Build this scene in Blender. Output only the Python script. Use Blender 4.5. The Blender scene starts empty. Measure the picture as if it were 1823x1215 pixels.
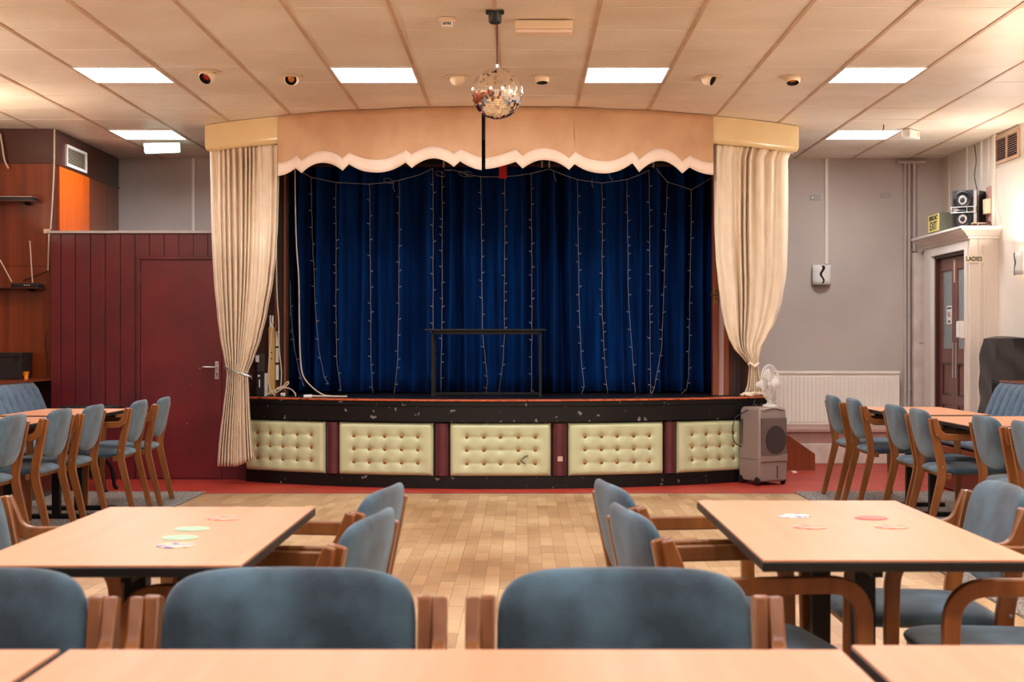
import bpy, bmesh, math, random
from mathutils import Vector, Matrix
random.seed(7)
SC = bpy.context.scene
COL = SC.collection
PI = math.pi
# ------------------------------------------------------------------ camera
F, VX, VY, CH = 2600.0, 931.0, 611.0, 1.196
cam = bpy.data.cameras.new('camera'); camo = bpy.data.objects.new('camera', cam); COL.objects.link(camo)
camo.location = (0, 0, CH); camo.rotation_euler = (PI/2, 0, 0)
cam.sensor_width = 36; cam.lens = F/1823*36
cam.shift_x = -(VX-911.5)/1823; cam.shift_y = (VY-607.5)/1823
cam.dof.use_dof = True; cam.dof.focus_distance = 11.8; cam.dof.aperture_fstop = 7.5
cam.clip_end = 100
SC.camera = camo
# ------------------------------------------------------------------ world, exposure
w = bpy.data.worlds.new('world'); SC.world = w; w.use_nodes = True
w.node_tree.nodes['Background'].inputs[0].default_value = (0.9, 0.85, 0.8, 1)
w.node_tree.nodes['Background'].inputs[1].default_value = 0.05
SC.view_settings.view_transform = 'Standard'; SC.view_settings.look = 'None'
SC.view_settings.gamma = 1; SC.view_settings.use_curve_mapping = False
SC.view_settings.exposure = 1.1
UP_E = 33.0  # strength of the added unseen wall lamps
LIGHT_E = 17.0          # strength of the ceiling panels
SC.cycles.max_bounces = 8; SC.cycles.diffuse_bounces = 6
SC.cycles.use_denoising = True
SC.cycles.sample_clamp_indirect = 6.0

def PX(px, Y): return (px-VX)*Y/F
def PZ(py, Y): return CH-(py-VY)*Y/F
def P(px, py, Y): return Vector((PX(px, Y), Y, PZ(py, Y)))
CEIL = 3.125
CX, CY, R0 = -.216, 15.81, 3.87          # the bow of stage front and pelmet
def arc(px, R=R0):
    k = (px-VX)/F
    a = k*k+1; b = -2*(k*CX+CY); c = CX*CX+CY*CY-R*R
    Y = (-b-math.sqrt(max(0, b*b-4*a*c)))/(2*a)
    return k*Y, Y
def arcX(X, R=R0): return CY-math.sqrt(max(0, R*R-(X-CX)**2))
def ang_px(px, R=R0):
    X, Y = arc(px, R); return math.atan2(X-CX, CY-Y)
def apt(a, R): return CX+R*math.sin(a), CY-R*math.cos(a)

# ------------------------------------------------------------------ materials
def lin(c):
    r = []
    for v in c:
        v /= 255.0; r.append(v/12.92 if v <= .04045 else ((v+.055)/1.055)**2.4)
    return (*r, 1)
def newmat(name):
    m = bpy.data.materials.new(name); m.use_nodes = True
    return m, m.node_tree.nodes, m.node_tree.links, m.node_tree.nodes['Principled BSDF']
def mat(name, c, rough=.6, metal=0, c2=None, scale=8, stretch=(1, 1, 1), bump=0, bscale=200, contrast=(.35, .65), sheen=0, coat=0, spec=.5, detail=4, alpha=1, trans=0):
    m, N, L, b = newmat(name)
    b.inputs['Base Color'].default_value = lin(c); b.inputs['Roughness'].default_value = rough
    b.inputs['Metallic'].default_value = metal; b.inputs['Specular IOR Level'].default_value = spec
    b.inputs['Transmission Weight'].default_value = trans
    if sheen: b.inputs['Sheen Weight'].default_value = sheen; b.inputs['Sheen Roughness'].default_value = .5
    if coat: b.inputs['Coat Weight'].default_value = coat; b.inputs['Coat Roughness'].default_value = .12
    tc = N.new('ShaderNodeTexCoord')
    if c2 is not None:
        mp = N.new('ShaderNodeMapping'); mp.inputs['Scale'].default_value = stretch
        n = N.new('ShaderNodeTexNoise'); n.inputs['Scale'].default_value = scale; n.inputs['Detail'].default_value = detail
        r = N.new('ShaderNodeValToRGB')
        r.color_ramp.elements[0].position = contrast[0]; r.color_ramp.elements[1].position = contrast[1]
        r.color_ramp.elements[0].color = lin(c); r.color_ramp.elements[1].color = lin(c2)
        L.new(tc.outputs['Object'], mp.inputs['Vector']); L.new(mp.outputs[0], n.inputs['Vector'])
        L.new(n.outputs['Fac'], r.inputs[0]); L.new(r.outputs[0], b.inputs['Base Color'])
    if bump:
        n2 = N.new('ShaderNodeTexNoise'); n2.inputs['Scale'].default_value = bscale; n2.inputs['Detail'].default_value = 2
        bp = N.new('ShaderNodeBump'); bp.inputs['Strength'].default_value = bump; bp.inputs['Distance'].default_value = .004
        L.new(tc.outputs['Object'], n2.inputs['Vector']); L.new(n2.outputs['Fac'], bp.inputs['Height']); L.new(bp.outputs[0], b.inputs['Normal'])
    return m
def emit(name, c, s):
    m, N, L, b = newmat(name)
    b.inputs['Base Color'].default_value = lin(c)
    b.inputs['Emission Color'].default_value = lin(c); b.inputs['Emission Strength'].default_value = s
    return m
def wood(name, c, c2, rough=.35, axis=0, scale=3, coat=0, spec=.5):
    st = [14, 14, 14]; st[axis] = .8
    return mat(name, c, rough, 0, c2, scale, tuple(st), contrast=(.3, .7), coat=coat, spec=spec, detail=6)
def rndmat(name, c, c2, rough, wear=None, attr='rnd', grain=.72):
    """colour by a per-piece value stored in the mesh, plus wear"""
    m, N, L, b = newmat(name)
    a = N.new('ShaderNodeAttribute'); a.attribute_name = attr
    r = N.new('ShaderNodeValToRGB'); r.color_ramp.elements[0].color = lin(c); r.color_ramp.elements[1].color = lin(c2)
    L.new(a.outputs['Fac'], r.inputs[0])
    g = N.new('ShaderNodeNewGeometry'); n = N.new('ShaderNodeTexNoise'); n.inputs['Scale'].default_value = 1.1; n.inputs['Detail'].default_value = 5
    L.new(g.outputs['Position'], n.inputs['Vector'])
    mx = N.new('ShaderNodeMix'); mx.data_type = 'RGBA'; mx.blend_type = 'MULTIPLY'
    r2 = N.new('ShaderNodeValToRGB'); r2.color_ramp.elements[0].position = .35; r2.color_ramp.elements[1].position = .6
    r2.color_ramp.elements[0].color = lin(wear or (190, 175, 160)); r2.color_ramp.elements[1].color = (1, 1, 1, 1)
    L.new(n.outputs['Fac'], r2.inputs[0]); mx.inputs[0].default_value = 1
    L.new(r.outputs[0], mx.inputs[6]); L.new(r2.outputs[0], mx.inputs[7])
    # grain
    n3 = N.new('ShaderNodeTexNoise'); n3.inputs['Scale'].default_value = 30; n3.inputs['Detail'].default_value = 4
    mp = N.new('ShaderNodeMapping'); mp.inputs['Scale'].default_value = (4, .5, 1)
    L.new(g.outputs['Position'], mp.inputs[0]); L.new(mp.outputs[0], n3.inputs['Vector'])
    r3 = N.new('ShaderNodeValToRGB'); r3.color_ramp.elements[0].position = .3; r3.color_ramp.elements[1].position = .7
    r3.color_ramp.elements[0].color = (grain, grain, grain, 1); r3.color_ramp.elements[1].color = (1, 1, 1, 1)
    mx2 = N.new('ShaderNodeMix'); mx2.data_type = 'RGBA'; mx2.blend_type = 'MULTIPLY'; mx2.inputs[0].default_value = 1
    L.new(n3.outputs['Fac'], r3.inputs[0]); L.new(mx.outputs[2], mx2.inputs[6]); L.new(r3.outputs[0], mx2.inputs[7])
    L.new(mx2.outputs[2], b.inputs['Base Color'])
    b.inputs['Roughness'].default_value = rough
    return m

M = {}
M['ceil'] = rndmat('ceiling tile', (240, 229, 212), (245, 235, 220), .45, (240, 234, 226), grain=.93)
M['ceilbar'] = mat('ceiling bar', (212, 182, 154), .45, 0, (188, 154, 124), 3)
M['void'] = mat('dark void', (46, 34, 26), .9)
M['grey_wall'] = mat('grey paper wall', (200, 188, 180), .85, 0, (190, 178, 170), 1.5, bump=.5, bscale=90)
M['cream_wall'] = mat('cream wall', (226, 214, 200), .6, 0, (216, 202, 186), 1.2, bump=.2)
M['white_paint'] = mat('white gloss paint', (236, 226, 214), .35, 0, (226, 214, 200), 2)
M['batten'] = mat('grey wall batten', (176, 168, 164), .5)
M['pink_paint'] = mat('pinkish paint', (178, 138, 126), .5, 0, (190, 150, 138), 4)
M['white_dirty'] = mat('scuffed white paint', (224, 210, 200), .5, 0, (205, 188, 176), 6)
M['maroon'] = mat('maroon gloss paint', (98, 24, 32), .3, 0, (80, 20, 27), 3, spec=.5, bump=.15, bscale=14)
M['maroon_door'] = mat('maroon door paint', (106, 24, 30), .34, 0, (86, 18, 24), 2.5, bump=.15, bscale=12)
M['wallwood'] = wood('mahogany panel', (112, 44, 14), (140, 64, 24), .28, 2, 1.2, coat=.3)
M['wallwood_dark'] = wood('dark mahogany panel', (64, 26, 16), (74, 32, 20), .32, 2, 1.2, coat=.3)
M['orange_board'] = wood('orange veneer board', (222, 96, 8), (196, 78, 8), .35, 2, 2)
M['red_floor'] = mat('red floor', (172, 52, 36), .5, 0, (150, 42, 30), 3)
M['parquet'] = rndmat('parquet block', (176, 141, 100), (206, 173, 130), .42, (214, 196, 176), grain=.84)
M['parquet_base'] = mat('parquet base', (96, 62, 32), .8)
M['carpet'] = mat('grey flecked carpet', (84, 78, 74), .95, 0, (160, 152, 144), 70, contrast=(.45, .58), bump=.6, bscale=300)
M['laminate'] = wood('beech laminate', (206, 146, 108), (198, 136, 98), .42, 1, 1.5, spec=.28)
M['black_edge'] = mat('black table edge', (13, 11, 11), .4)
M['black_metal'] = mat('black metal', (9, 8, 9), .45, 0, spec=.3)
M['velour'] = mat('blue velour', (34, 54, 68), .9, 0, (72, 102, 120), 7, bump=.5, bscale=420, sheen=.26)
M['velour_bench'] = mat('blue bench velour', (50, 78, 104), .9, 0, (72, 104, 128), 14, bump=.4, bscale=300, sheen=.25)
M['bentwood'] = wood('bentwood', (112, 62, 26), (140, 84, 38), .32, 2, 2, coat=.2)
M['stage_black'] = mat('black stage paint', (10, 8, 8), .45, 0, (17, 14, 14), 3, spec=.3)
M['lip'] = mat('orange stage nosing', (196, 96, 52), .4, 0, (150, 66, 34), 14)
M['padding'] = mat('pale green leatherette', (194, 200, 158), .4, 0, (186, 190, 148), 5, bump=.15, bscale=160)
M['button'] = mat('brass button', (150, 104, 44), .35, .5)
M['bolster'] = mat('burgundy leatherette', (88, 34, 42), .38, 0, (76, 28, 36), 8)
M['curtain'] = mat('cream curtain', (234, 217, 190), .85, 0, (226, 207, 180), 14, stretch=(1, 1, .5), bump=.3, bscale=160, sheen=.15)
M['blue_curtain'] = mat('blue velvet curtain', (3, 50, 110), .95, 0, (2, 34, 82), 4, stretch=(6, 1, .4), bump=.3, bscale=300, spec=.1)
M['valance'] = mat('copper velvet valance', (214, 172, 132), .75, 0, (198, 152, 112), 2.5, sheen=.1, bump=.3, bscale=250)
M['valance_trim'] = mat('cream valance trim', (240, 216, 194), .7, 0, (232, 206, 182), 6)
M['cream_box'] = mat('glossy cream box pelmet', (236, 210, 158), .25, 0, (230, 202, 146), 4)
M['white_plastic'] = mat('white plastic', (232, 228, 222), .35)
M['cream_plastic'] = mat('cream plastic', (232, 208, 176), .4)
M['grey_plastic'] = mat('taupe grey plastic', (138, 120, 112), .45)
M['grey_dark'] = mat('dark grille plastic', (58, 50, 48), .5)
M['grille_mid'] = mat('grille brown plastic', (84, 72, 66), .5)
M['black_plastic'] = mat('black plastic', (18, 18, 20), .4)
M['silver'] = mat('silver metal', (190, 190, 192), .25, .9)
M['mirror'] = mat('mirror', (250, 244, 236), .02, 1)
M['chrome'] = mat('polished metal', (225, 220, 215), .12, 1)
M['radiator'] = mat('radiator enamel', (246, 238, 226), .35)
M['diffuser'] = emit('light diffuser', (246, 250, 255), LIGHT_E)
M['exit_green'] = emit('green tinted lamp', (200, 245, 222), 2.2)
M['lampglow'] = emit('wall lamp', (255, 240, 225), 14)
M['wire'] = mat('cream cable', (216, 196, 172), .5)
M['clear_wire'] = mat('pale light wire', (170, 160, 160), .4)
M['black_wire'] = mat('black cable', (16, 14, 14), .5)
M['jamb'] = mat('brown stained jamb', (70, 28, 16), .45, 0, (52, 20, 12), 3, (6, 6, .5))
M['jamb_orange'] = wood('orange stained frame', (150, 70, 30), (126, 54, 22), .4, 2, 2)
M['jamb_dark'] = mat('near black jamb', (28, 18, 14), .6, 0, (44, 28, 20), 8)
M['pinkstrip'] = mat('dusty pink strip', (196, 160, 150), .7)
M['pine'] = wood('pine board', (206, 170, 104), (190, 150, 86), .6, 2, 2)
M['toilet_door'] = mat('brown door paint', (122, 78, 66), .4, 0, (110, 68, 58), 5)
M['door_frame_brown'] = mat('dark brown door frame', (70, 30, 22), .4)
M['glass'] = mat('frosted glass', (150, 158, 156), .3, 0, (130, 140, 140), 20)
M['paper'] = mat('paper', (240, 238, 232), .7)
M['ink'] = mat('black ink', (22, 22, 22), .6)
M['ink_red'] = mat('red ink', (190, 40, 40), .6)
M['sign_yellow'] = mat('yellow sign face', (226, 206, 120), .5)
M['sign_box'] = mat('grey green sign box', (104, 104, 86), .6)
M['sign_cream'] = mat('cream enamel sign', (238, 228, 200), .4)
M['cone'] = mat('loudspeaker cone', (36, 36, 40), .5)
M['leather_cover'] = mat('black quilted cover', (34, 32, 34), .45, 0, (46, 42, 44), 6, bump=.3, bscale=30)
M['red'] = mat('red cloth', (200, 24, 30), .7)
M['redlens'] = mat('red lens', (150, 14, 20), .2, coat=1)
M['amberlens'] = mat('amber lens', (190, 110, 30), .2, coat=1)
M['green_c'] = mat('green coaster', (120, 178, 140), .5, 0, (170, 200, 160), 30)
M['blue_c'] = mat('blue coaster', (70, 80, 150), .5, 0, (226, 190, 150), 28, contrast=(.45, .52))
M['white_c'] = mat('white and blue coaster', (226, 214, 200), .5, 0, (70, 100, 150), 26, contrast=(.5, .56))
M['red_c'] = mat('red coaster', (176, 70, 54), .5, 0, (196, 104, 84), 26)
M['pink_c'] = mat('pinkish coaster', (196, 112, 96), .5, 0, (226, 160, 128), 26, contrast=(.45, .55))
M['orange_toy'] = mat('orange plastic', (222, 130, 20), .4)
M['tinsel'] = mat('silver tinsel', (190, 196, 190), .25, .9)
M['rust'] = mat('rusty hook', (90, 50, 30), .7, .3)

# scuffed paint for the stage fascia: chips with a shape of their own
def chips(m, col, scale=26, th=.73, stretch=(1, 1, 1)):
    N = m.node_tree.nodes; L = m.node_tree.links; b = N['Principled BSDF']
    src = b.inputs['Base Color'].links[0].from_socket if b.inputs['Base Color'].links else None
    tc = N.new('ShaderNodeTexCoord'); mp = N.new('ShaderNodeMapping'); mp.inputs['Scale'].default_value = stretch
    n = N.new('ShaderNodeTexNoise'); n.inputs['Scale'].default_value = scale; n.inputs['Detail'].default_value = 3
    r = N.new('ShaderNodeValToRGB'); r.color_ramp.elements[0].position = th; r.color_ramp.elements[1].position = th+.015
    r.color_ramp.elements[0].color = (0, 0, 0, 1); r.color_ramp.elements[1].color = (1, 1, 1, 1)
    mx = N.new('ShaderNodeMix'); mx.data_type = 'RGBA'
    L.new(tc.outputs['Object'], mp.inputs[0]); L.new(mp.outputs[0], n.inputs['Vector']); L.new(n.outputs['Fac'], r.inputs[0]); L.new(r.outputs[0], mx.inputs[0])
    if src: L.new(src, mx.inputs[6])
    else: mx.inputs[6].default_value = b.inputs['Base Color'].default_value
    mx.inputs[7].default_value = lin(col); L.new(mx.outputs[2], b.inputs['Base Color'])
chips(M['stage_black'], (120, 112, 106), 16, .665)
chips(M['maroon'], (170, 120, 120), 30, .745)
chips(M['maroon_door'], (210, 170, 165), 26, .75)
chips(M['lip'], (60, 34, 26), 20, .62)

# ------------------------------------------------------------------ mesh builder
def origin(o):
    v = Vector((0, 0, 0))
    while o is not None:
        v += o.location; o = o.parent
    return v
class MB:
    def __init__(s): s.bm = bmesh.new()
    def _v(s, pts): return [s.bm.verts.new(p) for p in pts]
    def face(s, vs):
        try: return s.bm.faces.new(vs)
        except ValueError: return None
    def box(s, x0, x1, y0, y1, z0, z1, mtx=None):
        if x0 > x1: x0, x1 = x1, x0
        if y0 > y1: y0, y1 = y1, y0
        if z0 > z1: z0, z1 = z1, z0
        pts = [Vector((x, y, z)) for z in (z0, z1) for x, y in ((x0, y0), (x1, y0), (x1, y1), (x0, y1))]
        if mtx is not None: pts = [mtx @ p for p in pts]
        v = s._v(pts)
        for f in ((3, 2, 1, 0), (4, 5, 6, 7), (0, 1, 5, 4), (1, 2, 6, 5), (2, 3, 7, 6), (3, 0, 4, 7)):
            s.face([v[i] for i in f])
        return s
    def tube(s, pts, r, n=8, caps=True):
        pts = [Vector(p) for p in pts]; rings = []
        rr = r if isinstance(r, (list, tuple)) else [r]*len(pts)
        up = None
        for i, p in enumerate(pts):
            t = (pts[min(i+1, len(pts)-1)]-pts[max(i-1, 0)])
            if t.length < 1e-9: t = Vector((0, 0, 1))
            t.normalize()
            if up is None:
                up = Vector((0, 0, 1)) if abs(t.z) < .9 else Vector((1, 0, 0))
            a = t.cross(up); a = a.normalized() if a.length > 1e-6 else t.orthogonal().normalized()
            b = t.cross(a).normalized(); up = a.cross(t).normalized() if False else up
            rings.append(s._v([p+(a*math.cos(2*PI*k/n)+b*math.sin(2*PI*k/n))*rr[i] for k in range(n)]))
        for i in range(len(rings)-1):
            for k in range(n):
                s.face([rings[i][k], rings[i][(k+1) % n], rings[i+1][(k+1) % n], rings[i+1][k]])
        if caps:
            s.face(list(reversed(rings[0]))); s.face(rings[-1])
        return s
    def lathe(s, prof, c=(0, 0, 0), n=24, axis='z', mtx=None):
        """prof: (r, h) list; closed at r == 0"""
        rings = []
        for r, h in prof:
            ps = []
            for k in range(n if r > 1e-6 else 1):
                a = 2*PI*k/n
                if axis == 'z': q = Vector((r*math.cos(a), r*math.sin(a), h))
                elif axis == 'y': q = Vector((r*math.cos(a), h, r*math.sin(a)))
                else: q = Vector((h, r*math.cos(a), r*math.sin(a)))
                q = q+Vector(c)
                if mtx is not None: q = mtx @ q
                ps.append(q)
            rings.append(s._v(ps))
        for i in range(len(rings)-1):
            A, B = rings[i], rings[i+1]
            for k in range(n):
                k2 = (k+1) % n
                if len(A) == 1 and len(B) == 1: continue
                if len(A) == 1: s.face([A[0], B[k2], B[k]])
                elif len(B) == 1: s.face([A[k], A[k2], B[0]])
                else: s.face([A[k], A[k2], B[k2], B[k]])
        return s
    def ribbon(s, path, thick, y0, y1):
        """path in x-z, extruded from y0 to y1"""
        n = len(path); Lf, Rt = [], []
        for i, p in enumerate(path):
            a = Vector(path[max(i-1, 0)]); b = Vector(path[min(i+1, n-1)]); t = (b-a).normalized()
            nn = Vector((-t.y, t.x)); q = Vector(p); th = thick[i] if isinstance(thick, list) else thick
            Lf.append(q+nn*th/2); Rt.append(q-nn*th/2)
        for q in Lf+Rt: q.y = max(q.y, 0)
        def ring(i): return s._v([(Lf[i].x, y0, Lf[i].y), (Rt[i].x, y0, Rt[i].y), (Rt[i].x, y1, Rt[i].y), (Lf[i].x, y1, Lf[i].y)])
        rs = [ring(i) for i in range(n)]
        for i in range(n-1):
            for k in range(4): s.face([rs[i][k], rs[i][(k+1) % 4], rs[i+1][(k+1) % 4], rs[i+1][k]])
        s.face(list(reversed(rs[0]))); s.face(rs[-1])
        return s
    def pillow(s, outline, T, fn, rings=(1, .985, .94, .85, .65, .35), pw=3.2):
        """outline 2D points around 0; fn(u, v, w) -> 3D"""
        n = len(outline); cu = sum(p[0] for p in outline)/n; cv = sum(p[1] for p in outline)/n
        def ring(sc, sg):
            w_ = T*(1-sc**pw)**.5*sg
            return s._v([fn(cu+(u-cu)*sc, cv+(v-cv)*sc, w_) for u, v in outline])
        base = ring(1, 1)
        for sg in (1, -1):
            prev = base
            for sc in rings[1:]:
                cur = ring(sc, sg)
                for k in range(n):
                    f = [prev[k], prev[(k+1) % n], cur[(k+1) % n], cur[k]]
                    s.face(f if sg > 0 else f[::-1])
                prev = cur
            c = s.bm.verts.new(fn(cu, cv, T*sg))
            for k in range(n):
                f = [prev[k], prev[(k+1) % n], c]; s.face(f if sg > 0 else f[::-1])
        return s
    def grid(s, nu, nv, fn, loop=False):
        g = [[s.bm.verts.new(fn(i/(nu-1), j/(nv-1))) for i in range(nu)] for j in range(nv)]
        for j in range(nv-1):
            for i in range(nu-1): s.face([g[j][i], g[j][i+1], g[j+1][i+1], g[j+1][i]])
        return s
    def prism(s, poly, z0, z1, conv=lambda a, b, h: (a, b, h)):
        A = s._v([conv(a, b, z0) for a, b in poly]); B = s._v([conv(a, b, z1) for a, b in poly]); n = len(poly)
        s.face(A[::-1]); s.face(B)
        for k in range(n): s.face([A[k], A[(k+1) % n], B[(k+1) % n], B[k]])
        return s
    def build(s, name, m, parent=None, smooth=False, bevel=0, solid=0, ang=40, sub=0):
        bmesh.ops.recalc_face_normals(s.bm, faces=s.bm.faces[:]) if not solid else None
        me = bpy.data.meshes.new(name)
        o_ = origin(parent) if parent is not None else Vector((0, 0, 0))
        if parent is not None and o_.length > 0: bmesh.ops.translate(s.bm, verts=s.bm.verts[:], vec=-o_)
        if smooth:
            for f in s.bm.faces: f.smooth = True
            for e in s.bm.edges:
                if len(e.link_faces) == 2 and e.calc_face_angle(0) > math.radians(ang): e.smooth = False
        s.bm.to_mesh(me); s.bm.free()
        o = bpy.data.objects.new(name, me); COL.objects.link(o)
        me.materials.append(M[m] if isinstance(m, str) else m)
        if parent is not None: o.parent = parent
        if solid:
            md = o.modifiers.new('solid', 'SOLIDIFY'); md.thickness = solid; md.offset = 0
        if bevel:
            md = o.modifiers.new('bevel', 'BEVEL'); md.width = bevel; md.segments = 2; md.limit_method = 'ANGLE'
            md.harden_normals = False
        if sub:
            md = o.modifiers.new('sub', 'SUBSURF'); md.levels = sub; md.render_levels = sub
        return o
def box(name, m, x0, x1, y0, y1, z0, z1, parent=None, bevel=0):
    return MB().box(x0, x1, y0, y1, z0, z1).build(name, m, parent, bevel=bevel)
def struct(o): o['kind'] = 'structure'; return o
def tag(o, label, cat, group=None, kind=None):
    o['label'] = label; o['category'] = cat
    if group: o['group'] = group
    if kind: o['kind'] = kind
    return o
def thing(name, loc, label, cat, group=None):
    o = bpy.data.objects.new(name, None); o.empty_display_size = .1; COL.objects.link(o); o.location = loc
    return tag(o, label, cat, group)
def sroot(name, loc=(0, 0, 0)):
    o = bpy.data.objects.new(name, None); COL.objects.link(o); o.location = loc; return struct(o)
def rndattr(me, vals):
    """one random value for each connected piece; vals by polygon"""
    a = me.attributes.new('rnd', 'FLOAT', 'FACE')
    a.data.foreach_set('value', vals)
def copy_tree(o, parent=None):
    c = o.copy(); COL.objects.link(c); c.parent = parent
    for ch in list(o.children): copy_tree(ch, c)
    return c
def text(body, size, m, parent, mtx, extrude=.001, bold=0.0, name='lettering', sx=1):
    cu = bpy.data.curves.new(name, 'FONT'); cu.body = body; cu.size = size; cu.extrude = extrude; cu.offset = bold
    cu.align_x = 'CENTER'; cu.align_y = 'CENTER'
    o = bpy.data.objects.new(name, cu); COL.objects.link(o); cu.materials.append(M[m])
    bpy.context.view_layer.update()
    me = bpy.data.meshes.new_from_object(o); bpy.data.objects.remove(o)
    me.transform(Matrix.Translation(-origin(parent)) @ mtx @ Matrix.Diagonal((sx, 1, 1, 1)))
    o = bpy.data.objects.new(name, me); COL.objects.link(o); o.parent = parent
    return o
FACE_CAM = Matrix.Rotation(PI/2, 4, 'X')                                   # text read from -Y
FACE_NX = Matrix.Rotation(-PI/2, 4, 'Z') @ Matrix.Rotation(PI/2, 4, 'X')    # text read from -X
def round_path(pts, rad, n=6):
    out = [Vector(pts[0])]
    for i in range(1, len(pts)-1):
        a, p, b = Vector(pts[i-1]), Vector(pts[i]), Vector(pts[i+1]); r = rad[i-1]
        d1 = (a-p).normalized(); d2 = (b-p).normalized()
        if r <= 0: out.append(p); continue
        A = p+d1*r; B = p+d2*r
        for k in range(n+1):
            t = k/n; out.append(A*(1-t)**2+p*2*t*(1-t)+B*t*t)
    out.append(Vector(pts[-1])); return out
def interp(keys, t):
    if t <= keys[0][0]: return keys[0][1:]
    for a, b in zip(keys, keys[1:]):
        if t <= b[0]:
            f = (t-a[0])/(b[0]-a[0]); f = f*f*(3-2*f)*.35+f*.65
            return tuple(x+(y-x)*f for x, y in zip(a[1:], b[1:]))
    return keys[-1][1:]

# ================================================================== SETTING
XL, XR, YB, YF = -4.95, 4.38, 15.25, -2.6
# ---- floor
fl = sroot('floor')
box('floor_base', 'parquet_base', XL, XR, YF, 11.56, -.06, -.006, fl)
bw, bl = .074, .30
x_min, x_max, y_min, y_max = -2.56, 2.2, 1.2, 11.56
cols = int((x_max-x_min)/bw)
blocks = []
for i in range(cols+1):
    off = random.choice((0, .1, .2))+random.uniform(-.02, .02); y = y_min-off
    while y < y_max:
        a, b = max(y, y_min), min(y+bl, y_max)
        if b-a > .02: blocks.append((x_min+i*bw, a, b, random.random()))
        y += bl
def seen(bk):
    x, a, b, r = bk; y = a
    px = VX+F*(x+bw/2)/y; py = VY+F*CH/y
    return 700 < px < 1130 and py < 1030 and b-a > bl*.95
vis = sorted([b for b in blocks if seen(b)], key=lambda b: b[1])[:300]
vs = set(vis)
variants = []
for k in range(12):
    mb = MB(); mb.box(-bw/2+.0006, bw/2-.0006, -bl/2+.0008, bl/2-.0008, -.008, 0)
    o = mb.build('floor_block', 'parquet', fl, bevel=0)
    rndattr(o.data, [(k+.5)/12]*len(o.data.polygons)); variants.append(o)
used = set()
for (x, a, b, r) in vis:
    k = min(11, int(r*12)); src = variants[k]
    if k not in used: o = src; used.add(k)
    else: o = src.copy(); COL.objects.link(o)
    o.location = (x+bw/2, (a+b)/2, random.uniform(-.0004, .0004))
mb = MB(); vals = []
for bk in blocks:
    if bk in vs: continue
    x, a, b, r = bk
    mb.box(x+.0006, x+bw-.0006, a+.0008, b-.0008, -.008, random.uniform(-.0004, .0004)); vals += [r]*6
o = mb.build('floor_blocks', 'parquet', fl); o['kind'] = 'stuff'; rndattr(o.data, vals)
struct(box('floor', 'red_floor', XL, XR, 11.56, YB, -.06, 0))
for nm, x0, x1, lab in (('carpet', XL+.01, -2.53, 'grey flecked carpet under the tables along the left wall'),
                        ('carpet', 2.17, XR-.01, 'grey flecked carpet under the tables along the right wall')):
    o = box(nm, 'carpet', x0, x1, 3.0, 11.65, 0.0, .012, bevel=.003); tag(o, lab, 'carpet')
tag(box('threshold_strip', 'silver', -2.5, 2.15, 11.555, 11.575, 0, .003), 'thin metal strip between parquet and red floor', 'strip')
# ---- ceiling
cl = sroot('ceiling')
box('ceiling_base', 'void', XL, XR, YF, YB, CEIL+.016, CEIL+.06, cl)
X0c, Y0c = -.161, 8.40
LIGHTS = {}
front = [(-5, 3), (-2, 3), (1, 3), (4, 3)]
for j in (3, -3, -9, -15):  # negative rows: panels added out of view to brighten the ceiling
    for k in (-5, -2, 1, 4): LIGHTS[(k, j)] = 1
LIGHTS[(-6, 8)] = 1; LIGHTS[(5, 8)] = 1
tv = []
for k in range(10):
    o = MB().box(-.289, .289, -.2955, .2955, 0, .014).build('ceiling_tile', 'ceil', cl, bevel=.002)
    rndattr(o.data, [random.random()]*len(o.data.polygons)); tv.append(o)
first = set(); far_vals = []; mbf = MB()
for k in range(-9, 9):
    for j in range(-19, 12):
        x0 = X0c+.6*k; y0 = Y0c+.6*j
        xa, xb = max(x0+.011, XL), min(x0+.589, XR); ya, yb = max(y0+.0045, YF), min(y0+.5955, YB)
        if xb-xa < .03 or yb-ya < .03 or (k, j) in LIGHTS: continue
        full = xb-xa > .57 and yb-ya > .59
        inview = y0+.6 > 8.2 and abs((x0+.3))/(y0+.3) < .42
        zz = CEIL+random.uniform(0, .0025)
        if inview and full:
            q = random.randrange(10)
            if q in first: o = tv[q].copy(); COL.objects.link(o)
            else: o = tv[q]; first.add(q)
            o.location = (x0+.3, y0+.3, zz); o.rotation_euler = (random.uniform(-.002, .002), random.uniform(-.002, .002), 0)
        elif inview:
            o = MB().box(xa, xb, ya, yb, zz, zz+.014).build('ceiling_tile', 'ceil', cl)
            rndattr(o.data, [random.random()]*6)
        else:
            mbf.box(xa, xb, ya, yb, zz, zz+.014); far_vals += [random.random()]*6
for q in range(10):
    if q not in first: bpy.data.objects.remove(tv[q])
o = mbf.build('ceiling_tiles', 'ceil', cl); o['kind'] = 'stuff'; rndattr(o.data, far_vals)
for k in range(-7, 9):
    x = X0c+.6*k
    if XL < x < XR: box('ceiling_bar', 'ceilbar', x-.012, x+.012, YF, YB, CEIL-.004, CEIL+.012, cl)
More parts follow.
